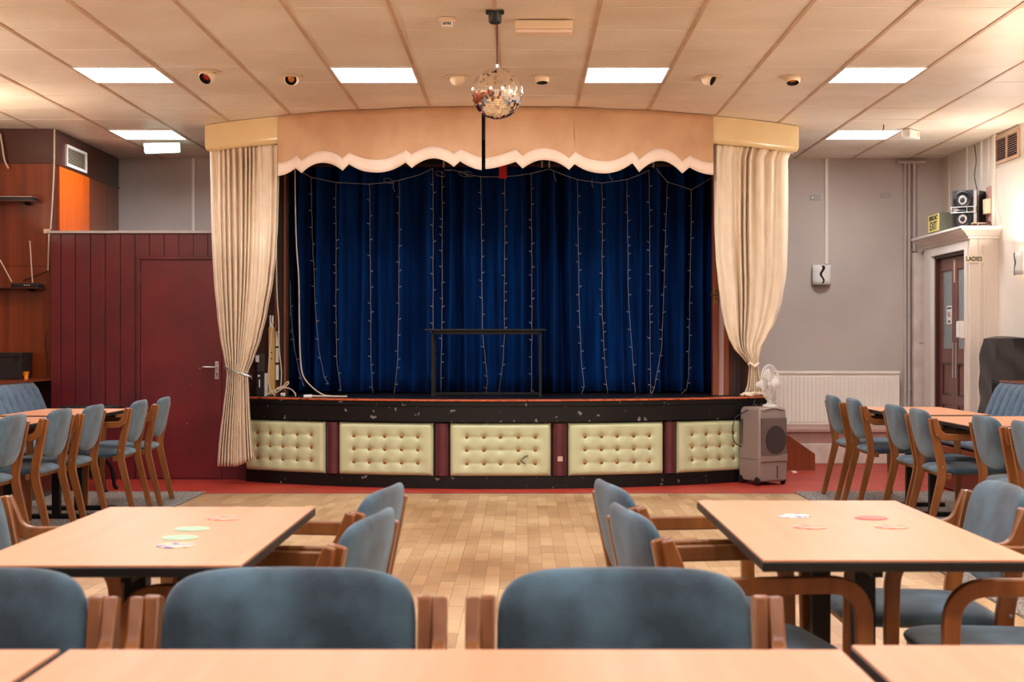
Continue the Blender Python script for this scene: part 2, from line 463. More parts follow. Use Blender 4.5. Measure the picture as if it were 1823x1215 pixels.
# ---- ceiling lights
def ceiling_light(k, j, label, grp=None):
    x0, y0 = X0c+.6*k, Y0c+.6*j
    t = thing('ceiling_light', (x0+.3, y0+.3, CEIL-.002), label, 'light', grp)
    mb = MB(); z0, z1 = CEIL-.006, CEIL+.014; e = .012
    mb.box(x0+.008, x0+.592, y0+.004, y0+.004+e, z0, z1).box(x0+.008, x0+.592, y0+.596-e, y0+.596, z0, z1)
    mb.box(x0+.008, x0+.008+e, y0+.004+e, y0+.596-e, z0, z1).box(x0+.592-e, x0+.592, y0+.004+e, y0+.596-e, z0, z1)
    mb.build('frame', 'white_plastic', t)
    box('diffuser', 'diffuser', x0+.02, x0+.58, y0+.016, y0+.584, CEIL-.001, CEIL+.004, t)
LAB = {(-5, 3): 'square white ceiling light panel at far left of the front row', (-2, 3): 'square white ceiling light panel left of the mirror ball',
       (1, 3): 'square white ceiling light panel right of the mirror ball', (4, 3): 'square white ceiling light panel at far right of the front row',
       (-6, 8): 'square ceiling light panel near the grey wall on the left, by the vent', (5, 8): 'square ceiling light panel near the grey wall on the right'}
for (k, j) in LIGHTS:
    ceiling_light(k, j, LAB.get((k, j), 'added square white ceiling light panel over the seating, out of the picture'), 'ceiling light panels' if (k, j) in LAB else 'added ceiling panels over the seating')

# ---- walls
struct(box('wall_back', 'grey_wall', XL, XR, YB, YB+.12, -.06, CEIL+.06))
struct(box('wall_front', 'cream_wall', XL, XR, YF-.12, YF, -.06, CEIL+.06))
wr = sroot('wall_right')
box('wall_face', 'cream_wall', XR, XR+.12, YF-.12, YB+.12, -.06, CEIL+.06, wr)
for y in (15.0, 14.4, 13.95, 13.72): box('batten', 'white_paint', XR-.012, XR+.01, y-.02, y+.02, 0 if y < 13.3 else 2.27, CEIL, wr)
struct(box('wall_left', 'wallwood', XL-.12, XL, YF-.12, YB+.12, -.06, CEIL+.06))
# left wood clad box
wl = sroot('wall_alcove')
YW, XW = 13.13, -4.22
box('front_core', 'jamb_dark', XL, XW-.012, YW+.012, YB, 0, CEIL, wl)
def panelf(x0, x1, z0, z1, m): box('panel', m, x0+.0015, x1-.0015, YW, YW+.012, z0+.0015, z1-.0015, wl)
panelf(XL, XW, 2.81, CEIL, 'wallwood_dark'); panelf(XL, XW, 1.885, 2.81, 'wallwood'); panelf(XL, XW, 0, 1.885, 'wallwood')
def panels(y0, y1, z0, z1, m, d=0): box('panel', m, XW-.012, XW+d, y0+.002, y1-.002, z0+.0015, z1-.0015, wl)
panels(YW, 14.3, 2.81, CEIL, 'wallwood_dark'); panels(14.3, YB, 2.81, CEIL, 'wallwood_dark')
panels(YW, 14.2, 0, 2.81, 'wallwood_dark'); panels(14.2, YB, 0, 2.81, 'wallwood')
box('moulding', 'wallwood_dark', XW, XW+.012, 13.13, YB, 2.805, 2.82, wl)
o = box('orange_board', 'orange_board', XW, XW+.018, 13.25, 14.16, 2.0, 2.80, wl, bevel=.002)
# ---- wall vent (left)
def louvre(name, loc, y0, y1, z0, z1, X, sgn, label, n=8, mull=True, fr='white_plastic', sl='cream_plastic', back='ink'):
    t = thing(name, loc, label, 'vent')
    e = .025
    mb = MB(); a, b = X, X+sgn*.02
    mb.box(a, b, y0, y1, z0, z0+e).box(a, b, y0, y1, z1-e, z1).box(a, b, y0, y0+e, z0+e, z1-e).box(a, b, y1-e, y1, z0+e, z1-e)
    mb.build('frame', fr, t)
    box('backing', back, X, X+sgn*.003, y0+e, y1-e, z0+e, z1-e, t)
    for i in range(n):
        z = z0+e+(z1-z0-2*e)*(i+.5)/n
        mt = Matrix.Translation((X+sgn*.011, 0, z)) @ Matrix.Rotation(sgn*.3, 4, 'Y')
        MB().box(-.0045, .0045, y0+e, y1-e, -.0016, .0016, mt).build('slat', sl, t)
    if mull: box('mullion', fr, X, X+sgn*.022, (y0+y1)/2-.01, (y0+y1)/2+.01, z0+e, z1-e, t)
    return t
louvre('wall_vent', (XW, 13.75, 2.83), 13.46, 14.08, 2.83, 3.03, XW, 1, 'cream louvred vent high on the dark wooden side wall above the orange board', 9, False)
louvre('wall_vent', (XR, 13.2, 2.83), 12.86, 13.5, 2.84, 3.09, XR-.001, -1, 'brown louvred vent high on the right wall under the ceiling', 10, True, 'ceilbar', 'pink_paint')
# white panel on the right wall below vent
struct(box('trim_1', 'white_paint', XR-.02, XR, 11.0, 13.46, 0, 2.80, bevel=.004))
struct(box('trim_2', 'white_paint', XR-.03, XR, 13.48, 13.56, 2.27, CEIL, bevel=.004))

# ---- partition of maroon boards with the flush door
YP = 12.80; TOPP = PZ(411.5, YP)
pt = sroot('wall_partition', (-3.2, YP, 0))
pxs = [90, 108, 134, 161, 187, 214, 240]
xs = [PX(p, YP) for p in pxs]
box('core', 'maroon', xs[0]+.01, -2.40, YP+.018, YP+.06, 0, TOPP-.02, pt)
box('return_wall', 'maroon', xs[0], xs[0]+.04, YP+.02, YW, 0, TOPP-.02, pt)
for a, b in zip(xs, xs[1:]): box('board', 'maroon', a+.003, b-.003, YP, YP+.02, 0, TOPP-.025, pt, bevel=.003)
DX0, DX1, DT = PX(250, YP), PX(392, YP), PZ(463, YP)
xx = xs[-1]
while xx < -2.45:
    x2 = min(xx+.1285, -2.40)
    box('board', 'maroon', xx+.003, x2-.003, YP, YP+.02, DT+.025, TOPP-.025, pt, bevel=.003); xx = x2
box('board', 'maroon', DX1+.015, -2.40, YP-.004, YP+.02, 0, DT+.02, pt, bevel=.003)
box('cap_rail', 'batten', xs[0]-.03, -2.40, YP-.03, YP+.09, TOPP-.022, TOPP, pt, bevel=.003)
box('door_moulding', 'maroon', DX0-.035, DX0-.002, YP-.012, YP+.02, 0, DT+.03, pt, bevel=.004)
box('door_moulding', 'maroon', DX0-.035, -2.40, YP-.014, YP+.02, DT+.002, DT+.03, pt, bevel=.004)
d1 = sroot('door_1', ((DX0+DX1)/2, YP, 0))
box('door_leaf', 'maroon_door', DX0, DX1+.01, YP+.004, YP+.018, .01, DT, d1, bevel=.002)
zz = PZ(565, YP)
for z in (1.72, .25): box('hinge', 'maroon', DX0-.006, DX0+.008, YP-.008, YP+.005, z, z+.1, d1)
hx = PX(386, YP)
box('handle_plate', 'silver', hx-.018, hx+.018, YP-.004, YP+.004, PZ(676, YP), PZ(644, YP), d1, bevel=.003)
MB().tube([(hx, YP, PZ(654, YP)), (hx, YP-.045, PZ(654, YP)), (hx-.02, YP-.05, PZ(654, YP)), (hx-.115, YP-.05, PZ(654, YP)+.002)], .009, 10).build('door_handle', 'silver', d1, smooth=True)
MB().lathe([(0, -.006), (.006, -.006), (.006, 0)], (hx, YP, PZ(666, YP)), 12, 'y').box(hx-.002, hx+.002, YP-.006, YP, PZ(672, YP), PZ(667, YP)).build('keyhole', 'ink', d1)

# ---- right: porch with the double door
XPc, YPn, YPf = 4.10, 13.40, 14.93
tr = sroot('trim_3', (XPc, YPn, 0))
OY0, OY1, OZ = 13.52, 14.62, 2.06
box('front_panel', 'white_paint', XPc, XR, YPn, YPn+.03, 0, 2.16, tr)
for y0, y1 in ((YPn+.031, OY0), (OY1, YPf-.031)): box('jamb', 'white_paint', XPc, XPc+.06, y0, y1, 0, 2.16, tr, bevel=.003)
box('lintel', 'white_paint', XPc, XPc+.058, OY0, OY1, OZ, 2.16, tr)
box('rear_panel', 'white_paint', XPc, XR, YPf-.03, YPf, 0, 2.16, tr)
box('corner_moulding', 'white_paint', PX(1741, YPn), PX(1745, YPn), YPn-.012, YPn, 0, 2.15, tr, bevel=.003)
box('corner_moulding', 'white_paint', PX(1750, YPn), PX(1754, YPn), YPn-.012, YPn, 0, 2.1, tr, bevel=.003)
box('corner_moulding', 'white_paint', PX(1754, YPn), PX(1788, YPn), YPn-.006, YPn, PZ(430, YPn), PZ(427, YPn), tr)
box('architrave', 'white_paint', XPc-.018, XPc, OY1, OY1+.12, 0, OZ+.07, tr, bevel=.004)
box('architrave', 'white_paint', XPc-.018, XPc, OY0-.08, OY0, 0, OZ+.07, tr, bevel=.004)
box('architrave', 'white_paint', XPc-.018, XPc, OY0, OY1, OZ, OZ+.07, tr, bevel=.004)
prof = [(0, 2.15), (.02, 2.155), (.022, 2.175), (.04, 2.18), (.055, 2.2), (.09, 2.225), (.105, 2.23), (.105, 2.24), (.12, 2.243), (.12, 2.263), (0, 2.266)]
mb = MB(); rs = []
for (x, y, dx, dy) in ((XPc, YPf+.05, -1, 0), (XPc, YPn, -1, -1), (XR, YPn, 0, -1)):
    rs.append(mb._v([(x+dx*o_, y+dy*o_, z) for o_, z in prof]))
for a, b in zip(rs, rs[1:]):
    for k in range(len(prof)-1): mb.face([a[k], a[k+1], b[k+1], b[k]])
mb.build('cornice', 'white_paint', tr, smooth=True, ang=25)
box('porch_top', 'white_paint', XPc-.11, XR, YPn-.11, YPf+.05, 2.25, 2.2655, tr)
box('frame_lining', 'door_frame_brown', XPc+.02, XPc+.1, OY0, OY0+.03, 0, OZ, tr)
box('frame_lining', 'door_frame_brown', XPc+.02, XPc+.1, OY1-.05, OY1, 0, OZ, tr)
box('frame_lining', 'door_frame_brown', XPc+.02, XPc+.1, OY0, OY1, OZ-.03, OZ, tr)
def leaf(idx, y0, y1):
    d = sroot('door_%d' % idx, (XPc+.06, (y0+y1)/2, 0)); x0, x1 = XPc+.055, XPc+.09
    T = OZ-.035; zs = [(.02, .2), (.62, .70), (.98, 1.32), (1.9, T)]
    yl = [(y0, y0+.085), (y1-.085, y1)]
    for a, b in yl: box('stile', 'toilet_door', x0, x1, a, b, .02, T, d, bevel=.002)
    for a, b in ((.02, .18), (.60, .68), (1.0, 1.14), (T-.12, T)): box('rail', 'toilet_door', x0+.0005, x1, y0+.085, y1-.085, a, b, d, bevel=.002)
    for a, b in ((.18, .60), (.68, 1.0)):
        box('panel', 'toilet_door', x0+.015, x1-.012, y0+.085, y1-.085, a, b, d)
        mb = MB(); e = .018
        mb.box(x0+.006, x0+.015, y0+.085, y1-.085, a, a+e).box(x0+.006, x0+.015, y0+.085, y1-.085, b-e, b)
        mb.box(x0+.006, x0+.015, y0+.085, y0+.085+e, a+e, b-e).box(x0+.006, x0+.015, y1-.085-e, y1-.085, a+e, b-e)
        mb.build('moulding', 'door_frame_brown', d)
    box('window_pane', 'glass', x0+.014, x0+.02, y0+.085, y1-.085, 1.14, T-.12, d)
    return d, x0
ym = (OY0+.03+OY1-.05)/2
dA, xa = leaf(2, ym+.003, OY1-.052); dB, xb = leaf(3, OY0+.032, ym-.003)
box('pull_plate', 'silver', xa-.006, xa, ym+.025, ym+.065, .86, 1.2, dA, bevel=.002)
box('pull_plate', 'silver', xb-.006, xb, ym-.075, ym-.035, .86, 1.2, dB, bevel=.002)
box('top_bolt', 'cream_plastic', xa-.004, xa, ym+.01, ym+.018, 1.78, 2.0, dA)
box('top_bolt', 'cream_plastic', xb-.004, xb, ym-.018, ym-.01, 1.78, 2.0, dB)
# signs on the doors
s = thing('no_smoking_sign', (xa+.005, ym+.2, 1.38), 'small white no smoking notice stuck on the glass of the far door leaf', 'sign')
s.location.z = 1.36
box('notice', 'paper', xa+.010, xa+.0138, ym+.12, ym+.3, 1.38, 1.56, s)
text('NO SMOKING', .022, 'ink', s, Matrix.Translation((xa+.009, ym+.21, 1.535)) @ FACE_NX)
text('9-5', .07, 'ink_red', s, Matrix.Translation((xa+.009, ym+.21, 1.47)) @ FACE_NX, bold=.001)
text('ZONE', .03, 'ink', s, Matrix.Translation((xa+.009, ym+.21, 1.405)) @ FACE_NX)
s = thing('door_notice', (xb-.002, OY0+.13, 1.07), 'narrow white notice with red figure below the paper box on the door', 'sign')
box('notice', 'paper', xb-.004, xb-.001, OY0+.1, OY0+.19, 1.1, 1.23, s)
text('8', .1, 'ink_red', s, Matrix.Translation((xb-.005, OY0+.145, 1.165)) @ FACE_NX, bold=.001)
s = thing('paper_holder', (XPc-.01, OY0+.0, 1.24), 'white paper holder box hanging at the edge of the brown door', 'holder')
box('box', 'white_plastic', XPc-.07, XPc-.019, OY0-.04, OY0+.06, 1.24, 1.4, s, bevel=.004)
box('paper', 'paper', XPc-.075, XPc-.0705, OY0-.03, OY0+.05, 1.25, 1.38, s)
s = thing('ladies_sign', (PX(1733, YPn), YPn-.01, PZ(468, YPn)), 'small cream sign reading LADIES screwed to the white door surround', 'sign')
box('plate', 'sign_cream', PX(1717, YPn), PX(1750, YPn), YPn-.018, YPn-.0125, PZ(468.5, YPn), PZ(455, YPn), s, bevel=.001)
text('LADIES', .055, 'ink', s, Matrix.Translation((PX(1733.2, YPn), YPn-.0185, PZ(461.8, YPn))) @ FACE_CAM, bold=.0012, sx=.86)
# white cupboard panel left of the porch
d = sroot('door_4', (4.2, 15.15, 0))
box('door_leaf', 'white_dirty', 4.04, XR, 15.1, 15.16, .02, 2.13, d, bevel=.004)
box('door_panel', 'white_dirty', 4.09, 4.2, 15.085, 15.1, 1.2, 2.05, d, bevel=.004)
MB().tube([(4.185, 15.1, 1.30), (4.185, 15.06, 1.28), (4.185, 15.05, 1.22), (4.185, 15.06, 1.12), (4.185, 15.1, 1.1)], .008, 8).build('pull_handle', 'black_metal', d, smooth=True)
MB().tube([(4.19, 15.1, 1.38), (4.19, 15.05, 1.38), (4.15, 15.05, 1.38)], .008, 8).build('latch', 'silver', d, smooth=True)
# lower boxing along the back wall, right
tb = sroot('baseboard_back', (3.1, 14.6, 0))
box('ledge_moulding', 'pink_paint', 2.12, 4.05, 14.44, YB, .31, .345, tb, bevel=.006)
box('ledge_face', 'pink_paint', 2.12, 4.05, 14.47, YB, .2, .31, tb, bevel=.004)
box('skirting_board', 'white_dirty', 2.12, 4.05, 14.46, YB, 0, .2, tb, bevel=.006)
struct(box('baseboard_left', 'wallwood_dark', XW, XW+.015, YW, YB, 0, .12))

# battens, plates and pipes on the grey wall
for px, y1, nm in ((1471, 470, 'right'), (345, 500, 'left')):
    x = PX(px, YB); o = box('conduit', 'white_paint', x-.018, x+.018, YB-.015, YB, PZ(y1, YB), CEIL, bevel=.003)
    tag(o, 'white vertical cable conduit above the wall lamp' if nm == 'right' else 'white vertical cable conduit on the grey wall left of the curtain', 'conduit')
for px, lab in ((1452, 'grey blanking plate on the grey wall left of the white conduit'), (1576, 'grey blanking plate on the grey wall left of the pipes')):
    x = PX(px, YB); z = PZ(352 if px == 1452 else 348, YB)
    t = thing('blanking_plate', (x, YB-.006, z-.03), lab, 'plate')
    box('plate', 'batten', x-.055, x+.055, YB-.012, YB, z-.028, z+.028, t, bevel=.004)
    for s_ in (-.035, .035): MB().lathe([(0, -.003), (.004, -.003), (.004, 0)], (x+s_, YB-.012, z), 8, 'y').build('screw', 'silver', t)
for px, r, lab in ((1611.5, .017, 'left one of the two painted pipes running up the grey wall'), (1618.5, .017, 'right one of the two painted pipes running up the grey wall')):
    x = PX(px, YB-.03); t = thing('wall_pipe', (x, YB-.03, .35), lab, 'pipe', 'painted pipes on the grey wall')
    MB().tube([(x, YB-.03, .347), (x, YB-.03, CEIL-.02)], r, 12).build('pipe', 'grey_wall', t, smooth=True)
    for zc in (.7, 1.5, 2.3): MB().tube([(x, YB-.03, zc), (x, YB-.03, zc+.03)], r+.006, 12).box(x-.008, x+.008, YB-.03, YB, zc, zc+.03).build('pipe_clip', 'grey_wall', t, smooth=True)
t = thing('pipe_cover', (4.1, YB, 2.15), 'painted wooden pipe boxing in the corner of the grey wall', 'boxing')
box('board', 'grey_wall', 4.06, 4.09, YB-.05, YB, 2.15, CEIL-.04, t, bevel=.003)
box('head_rail', 'grey_wall', 3.9, 4.2, YB-.06, YB, CEIL-.06, CEIL-.03, t, bevel=.003)

# ================================================================== STAGE
SZ = .732
st = thing('stage', (0, 12.2, 0), 'bow-fronted black stage with buttoned cream padded panels', 'stage')
aL, aR = ang_px(437), ang_px(1352)
def arcbox(a0, a1, r0, r1, z0, z1, n=None):
    mb = MB(); n = n or max(2, int(abs(a1-a0)/.02)); rings = []
    for i in range(n+1):
        a = a0+(a1-a0)*i/n; p0 = apt(a, r0); p1 = apt(a, r1)
        rings.append(mb._v([(*p1, z0), (*p0, z0), (*p0, z1), (*p1, z1)]))
    for i in range(n):
        for k in range(4): mb.face([rings[i][k], rings[i][(k+1) % 4], rings[i+1][(k+1) % 4], rings[i+1][k]])
    mb.face(rings[0][::-1]); mb.face(rings[-1]); return mb
arcbox(aL, aR+.02, R0-.1, R0+.045, SZ-.014, SZ).build('nosing', 'lip', st, smooth=True, ang=50, bevel=.003)
arcbox(aL, aR+.015, R0-.1, R0+.035, PZ(723, 12), SZ-.015).build('fascia_rail', 'stage_black', st, smooth=True, ang=50, bevel=.003)
arcbox(aL, aR+.015, R0-.1, R0+.026, PZ(751, 12), PZ(723, 12)-.001).build('fascia', 'stage_black', st, smooth=True, ang=50)
arcbox(aL, aR, R0-.12, R0-.03, .1, PZ(751, 12)).build('front_board', 'stage_black', st, smooth=True, ang=50)
arcbox(aL, aR, R0-.12, R0-.005, 0, PZ(849, 12)+.004).build('plinth', 'stage_black', st, smooth=True, ang=50, bevel=.003)
pts = [apt(aL+(aR-aL)*i/40, R0-.1) for i in range(41)]
mb = MB(); mb.prism(pts+[(pts[-1][0], 14.6), (pts[0][0], 14.6)], SZ-.03, SZ-.002); mb.build('deck', 'stage_black', st)
box('side_panel', 'stage_black', pts[-1][0]-.02, pts[-1][0]+.0, pts[-1][1], 14.6, 0, SZ-.03, st)
pan = [(437, 578), (603, 771), (801, 981), (1012, 1181), (1206, 1348)]
ZP0, ZP1 = PZ(848, 12), PZ(753.5, 12)
BU = (.167, .337, .5, .677, .845); BV = (.26, .505, .755)
for ip, (p0, p1) in enumerate(pan):
    a0, a1 = ang_px(p0), ang_px(p1); W = (a1-a0)*R0; H = ZP1-ZP0
    def hfn(u, v):
        x, z = u*W, v*H
        ed = min(x, W-x)/.045; ez = min(z, H-z)/.04
        def sm(t): t = max(0, min(1, t)); return math.sqrt(1-(1-t)**2)
        h = .012+.038*sm(ed)*sm(ez)
        for bu in BU:
            for bv in BV:
                dx = x-bu*W; dz = z-(1-bv)*H; r2 = dx*dx+dz*dz
                h -= .010*math.exp(-r2/(2*.014**2))+.013*math.exp(-r2/(2*.032**2))
        if BU[0]*W-.01 < x < BU[-1]*W+.01:
            for bv in BV: h -= .0035*math.exp(-((z-(1-bv)*H)/.014)**2)
        if .1 < v < .9:
            for bu in BU: h -= .0012*math.exp(-((x-bu*W)/.014)**2)
        return max(h, .004)
    mb = MB()
    def fn(u, v):
        # concentrate nothing, even grid
        a = a0+(a1-a0)*u; X, Y = apt(a, R0-.032+hfn(u, v)*1.0+.0); return (X, Y, ZP0+H*v)
    mb.grid(111, 61, fn)
    # closed sides
    po = mb.build('padded_panel', 'padding', st, smooth=True, ang=70)
    arcbox(a0+.001, a1-.001, R0-.032, R0-.018, ZP0+.001, ZP1-.001).build('panel_edge', 'padding', po, smooth=True, ang=50)
    if ip == 2: po['label'] = 'padded panel with a missing button and a black tear'
    for ib, bu in enumerate(BU):
        for jb, bv in enumerate(BV):
            if ip == 2 and ib == 2 and jb == 1: continue
            a = a0+(a1-a0)*bu; X, Y = apt(a, R0-.032+hfn(bu, 1-bv)+.006); z = ZP0+H*(1-bv)
            mt = Matrix.Translation((X, Y, z)) @ Matrix.Rotation(a, 4, 'Z')
            MB().lathe([(0, -.008), (.008, -.007), (.014, -.003), (.0165, .002), (.0165, .008)], (0, 0, 0), 12, 'y', mt).build('button', 'button', po, smooth=True)
    if ip == 2:
        cpx = [(940, 812), (935, 813), (930, 817), (927, 821), (931, 824), (936, 827)]
        pp = []
        for q, r in cpx:
            X, Y = arc(q, R0+.022); pp.append((X, Y, PZ(r, Y)))
        MB().tube(pp, .0035, 5).build('tear', 'ink', po)
for p0, p1 in ((580, 602), (774, 799), (984, 1010), (1184, 1204)):
    a0, a1 = ang_px(p0), ang_px(p1); W = (a1-a0)/2; ac = (a0+a1)/2
    mb = MB()
    def fn(u, v):
        th = PI*u; a = ac-math.cos(th)*W
        X, Y = apt(a, R0-.03+.055*math.sin(th)); return (X, Y, ZP0+.004+(ZP1-ZP0-.006)*v)
    mb.grid(17, 9, fn); mb.build('bolster', 'bolster', st, smooth=True, ang=80)
X, Y = arc(997, R0+.035)
tag(box('tape_scrap', 'pinkstrip', X-.02, X+.022, Y-.004, Y-.001, PZ(822, Y), PZ(813, Y)), 'scrap of pale tape on the burgundy bolster in the stage front', 'tape')
# proscenium
pr = sroot('wall_proscenium_left', (-2.3, 13, 0))
box('jamb_face', 'jamb', -2.62, -2.20, 12.98, 13.04, 0, CEIL, pr)
box('jamb_side', 'jamb_dark', -2.20, -2.09, 13.0, 13.06, SZ, CEIL, pr)
box('jamb_bead', 'jamb_orange', -2.125, -2.108, 12.975, 13.0, SZ, 2.85, pr)
box('jamb_bead', 'jamb_orange', -2.2, -2.188, 12.96, 13.0, SZ, 2.85, pr)
box('stage_wall', 'jamb_dark', -2.66, -2.62, 12.98, YB, 0, CEIL, pr)
pr = sroot('wall_proscenium_right', (2, 13, 0))
box('jamb_face', 'jamb', 1.80, 2.08, 12.98, 13.04, SZ, CEIL, pr)
box('frame_board', 'jamb_orange', 1.685, 1.735, 12.96, 13.06, SZ, CEIL-.2, pr, bevel=.003)
box('frame_strip', 'pinkstrip', 1.735, 1.785, 12.985, 13.06, SZ, CEIL-.2, pr)
box('frame_board', 'jamb_orange', 1.785, 1.83, 12.965, 12.98, SZ, CEIL-.2, pr, bevel=.003)
box('frame_board', 'jamb_dark', 1.90, 1.93, 12.95, 12.98, SZ, 1.6, pr)
box('stage_wall', 'jamb_dark', 2.05, 2.09, 13.04, YB, 0, CEIL, pr)
t = thing('lock_plate', (1.712, 12.955, 1.49), 'brass lock plate on the orange frame at the right of the stage', 'lock')
box('plate', 'button', 1.697, 1.728, 12.952, 12.96, 1.54, 1.69, t, bevel=.002)
for z in (1.58, 1.61, 1.65): box('slot', 'ink', 1.706, 1.718, 12.9505, 12.953, z, z+.018, t)
MB().tube([(1.70, 12.95, 1.625), (1.66, 12.94, 1.625)], .006, 8).build('bolt', 'silver', t, smooth=True)
struct(box('trim_4', 'jamb_dark', -2.62, 2.09, 12.95, 13.0, 2.93, CEIL))
sc_ = sroot('ceiling_stage_added'); arcp = [apt(-.62+1.24*i/24, R0-.12) for i in range(25)]
mb = MB(); mb.prism([(x, min(y, 13.2)) for x, y in arcp]+[(2.0, YB), (-2.5, YB)], 3.06, 3.09); mb.build('added_soffit', 'jamb_dark', sc_)  # dark board added out of sight, keeps the curtain top dark
t = thing('curtain_rail', (-.2, 13.38, 2.82), 'long brown wooden rail carrying the blue backdrop curtain', 'rail')
box('rail', 'jamb', -2.1, 1.69, 13.36, 13.4, 2.81, 2.835, t)
box('header_board', 'jamb_dark', -2.1, 1.69, 13.41, 13.44, 2.84, 3.0, t)
for px in (790, 978, 1163, 965): box('bracket', 'batten', PX(px, 13.36)-.008, PX(px, 13.36)+.008, 13.345, 13.36, 2.80, 2.86, t)
o = box('red_cloth', 'red', PX(888, 13.3), PX(902, 13.3), 13.345, 13.35, PZ(317, 13.3), 2.825); tag(o, 'small red cloth tag hanging above the blue curtain', 'cloth')
# blue backdrop
def blue(u, v):
    X = -2.16+u*(1.86+2.16)
    s_ = u*4.1
    ph = 2*PI*(s_*5.4+.25*math.sin(s_*3.1)+.18*math.sin(s_*7.7))
    am = .045*(.8+.35*math.sin(s_*5.3+1))
    Y = 13.60+2.5*am*math.sin(ph+.35*math.sin(3*v+s_*2))+.012*math.sin(2*ph+1.3)
    z = SZ+.012+(3.02-SZ)*v
    if v == 0: z += .006*math.sin(s_*9)
    return (X+.008*math.sin(ph*.5+v*4), Y-.03*(1-v)**3, z)
o = MB().grid(900, 14, blue).build('backdrop_curtain', 'blue_curtain', smooth=True, ang=180, solid=.003)
tag(o, 'full-width deep blue pleated velvet curtain at the back of the stage', 'curtain')
# curtain lights
ls = thing('curtain_string_lights', (-.1, 13.4, 2.8), 'unlit curtain of thin white string lights hanging before the blue backdrop', 'string lights')
YS = 13.42
strands = [[(554,316),(556,420),(561,540),(567,620),(577,672),(585,684)], [(598,325),(598,560),(600,650),(607,695)], [(658,328),(660,540),(660,620),(662,680),(664,700)],
 [(711,322),(710,540),(708,640),(702,700)], [(771,300),(771,560),(772,640),(771,703)], [(787,305),(787,560),(785,702)], [(856,315),(858,500),(859,590),(866,660),(868,680),(865,702)],
 [(899,316),(898,520),(898,600),(895,650),(888,700)], [(946,308),(947,560),(946,697)], [(1028,320),(1031,540),(1035,640),(1040,690),(1034,703)], [(1072,326),(1072,560),(1078,670),(1082,700)],
 [(1116,320),(1119,540),(1127,650),(1131,700)], [(1156,303),(1157,560),(1158,700)], [(1188,324),(1181,540),(1178,620),(1165,690),(1160,703)], [(1231,338),(1228,540),(1226,670),(1222,695),(1210,703)],
 [(516,500),(518,560),(524,620),(532,660),(541,688)]]
for sN in strands:
    pts = []; mb = MB()
    for (a, b) in zip(sN, sN[1:]):
        n = max(2, int(abs(b[1]-a[1])/14))
        for i in range(n):
            f = i/n; pts.append(P(a[0]+(b[0]-a[0])*f+random.uniform(-.5, .5), a[1]+(b[1]-a[1])*f, YS))
    pts.append(P(*sN[-1], YS)); mb.tube(pts, .0019, 4)
    k = 2
    while k < len(pts):
        sd = random.choice((-1, 1)); p = pts[k]
        mb.tube([p, p+Vector((sd*.012, -.004, -.002)), p+Vector((sd*.024, -.006, .008))], .0028, 4); k += random.choice((1, 2, 2))
    mb.build('light_strand', 'clear_wire', ls)
fest = [[(524,299),(554,316),(598,325),(635,327),(658,328),(690,325),(711,321),(745,312),(771,300)], [(790,303),(808,303),(830,310),(856,315),(893,315),(920,313),(946,309),(978,301)],
        [(978,301),(1005,312),(1028,320),(1072,326),(1116,320),(1140,311),(1156,303)], [(1168,300),(1188,324),(1231,338),(1268,316)]]
for f_ in fest: MB().tube([P(a, b, YS) for a, b in f_], .003, 4).build('festoon_wire', 'clear_wire', ls)
for cx_ in (784, 825, 835, 692):
    pts = [P(cx_+9*math.cos(t*.7), (310 if cx_ != 692 else 322)+5*math.sin(t*.7+.5), YS-.01) for t in range(9)]
    MB().tube(pts, .002, 4).build('wire_loop', 'clear_wire', ls)
for q in ([(701,322),(700,334),(703,342)], [(985,305),(988,318),(990,324)], [(1054,318),(1054,330),(1057,335)], [(1084,307),(1086,316),(1091,321)]):
    MB().tube([P(a, b, YS-.01) for a, b in q], .0022, 4).build('wire_end', 'clear_wire', ls)

# cream box pelmets and velvet valance
def profsweep(p0, p1, prof, name, m, parent, n=14, caps=True):
    mb = MB(); a0, a1 = ang_px(p0), ang_px(p1); rings = []
    for i in range(n+1):
        a = a0+(a1-a0)*i/n; rings.append(mb._v([(*apt(a, r), z) for r, z in prof]))
    m_ = len(prof)
    for i in range(n):
        for k in range(m_): mb.face([rings[i][k], rings[i][(k+1) % m_], rings[i+1][(k+1) % m_], rings[i+1][k]])
    mb.face(rings[0][::-1]); mb.face(rings[-1])
    return mb.build(name, m, parent, smooth=True, ang=45)
RB = R0+.02; ZB = 2.895
bprof = [(RB-.16, CEIL-.004), (RB, CEIL-.004), (RB, ZB+.05), (RB-.004, ZB+.03), (RB-.014, ZB+.012), (RB-.03, ZB+.002), (RB-.05, ZB), (RB-.16, ZB+.002)]
profsweep(368, 503, bprof, 'box_pelmet', 'cream_box', None); tag(bpy.data.objects['box_pelmet'], 'glossy cream boxed pelmet above the left cream curtain', 'pelmet')
o = profsweep(1262, 1419, bprof, 'box_pelmet', 'cream_box', None); tag(o, 'glossy cream boxed pelmet above the right cream curtain', 'pelmet')
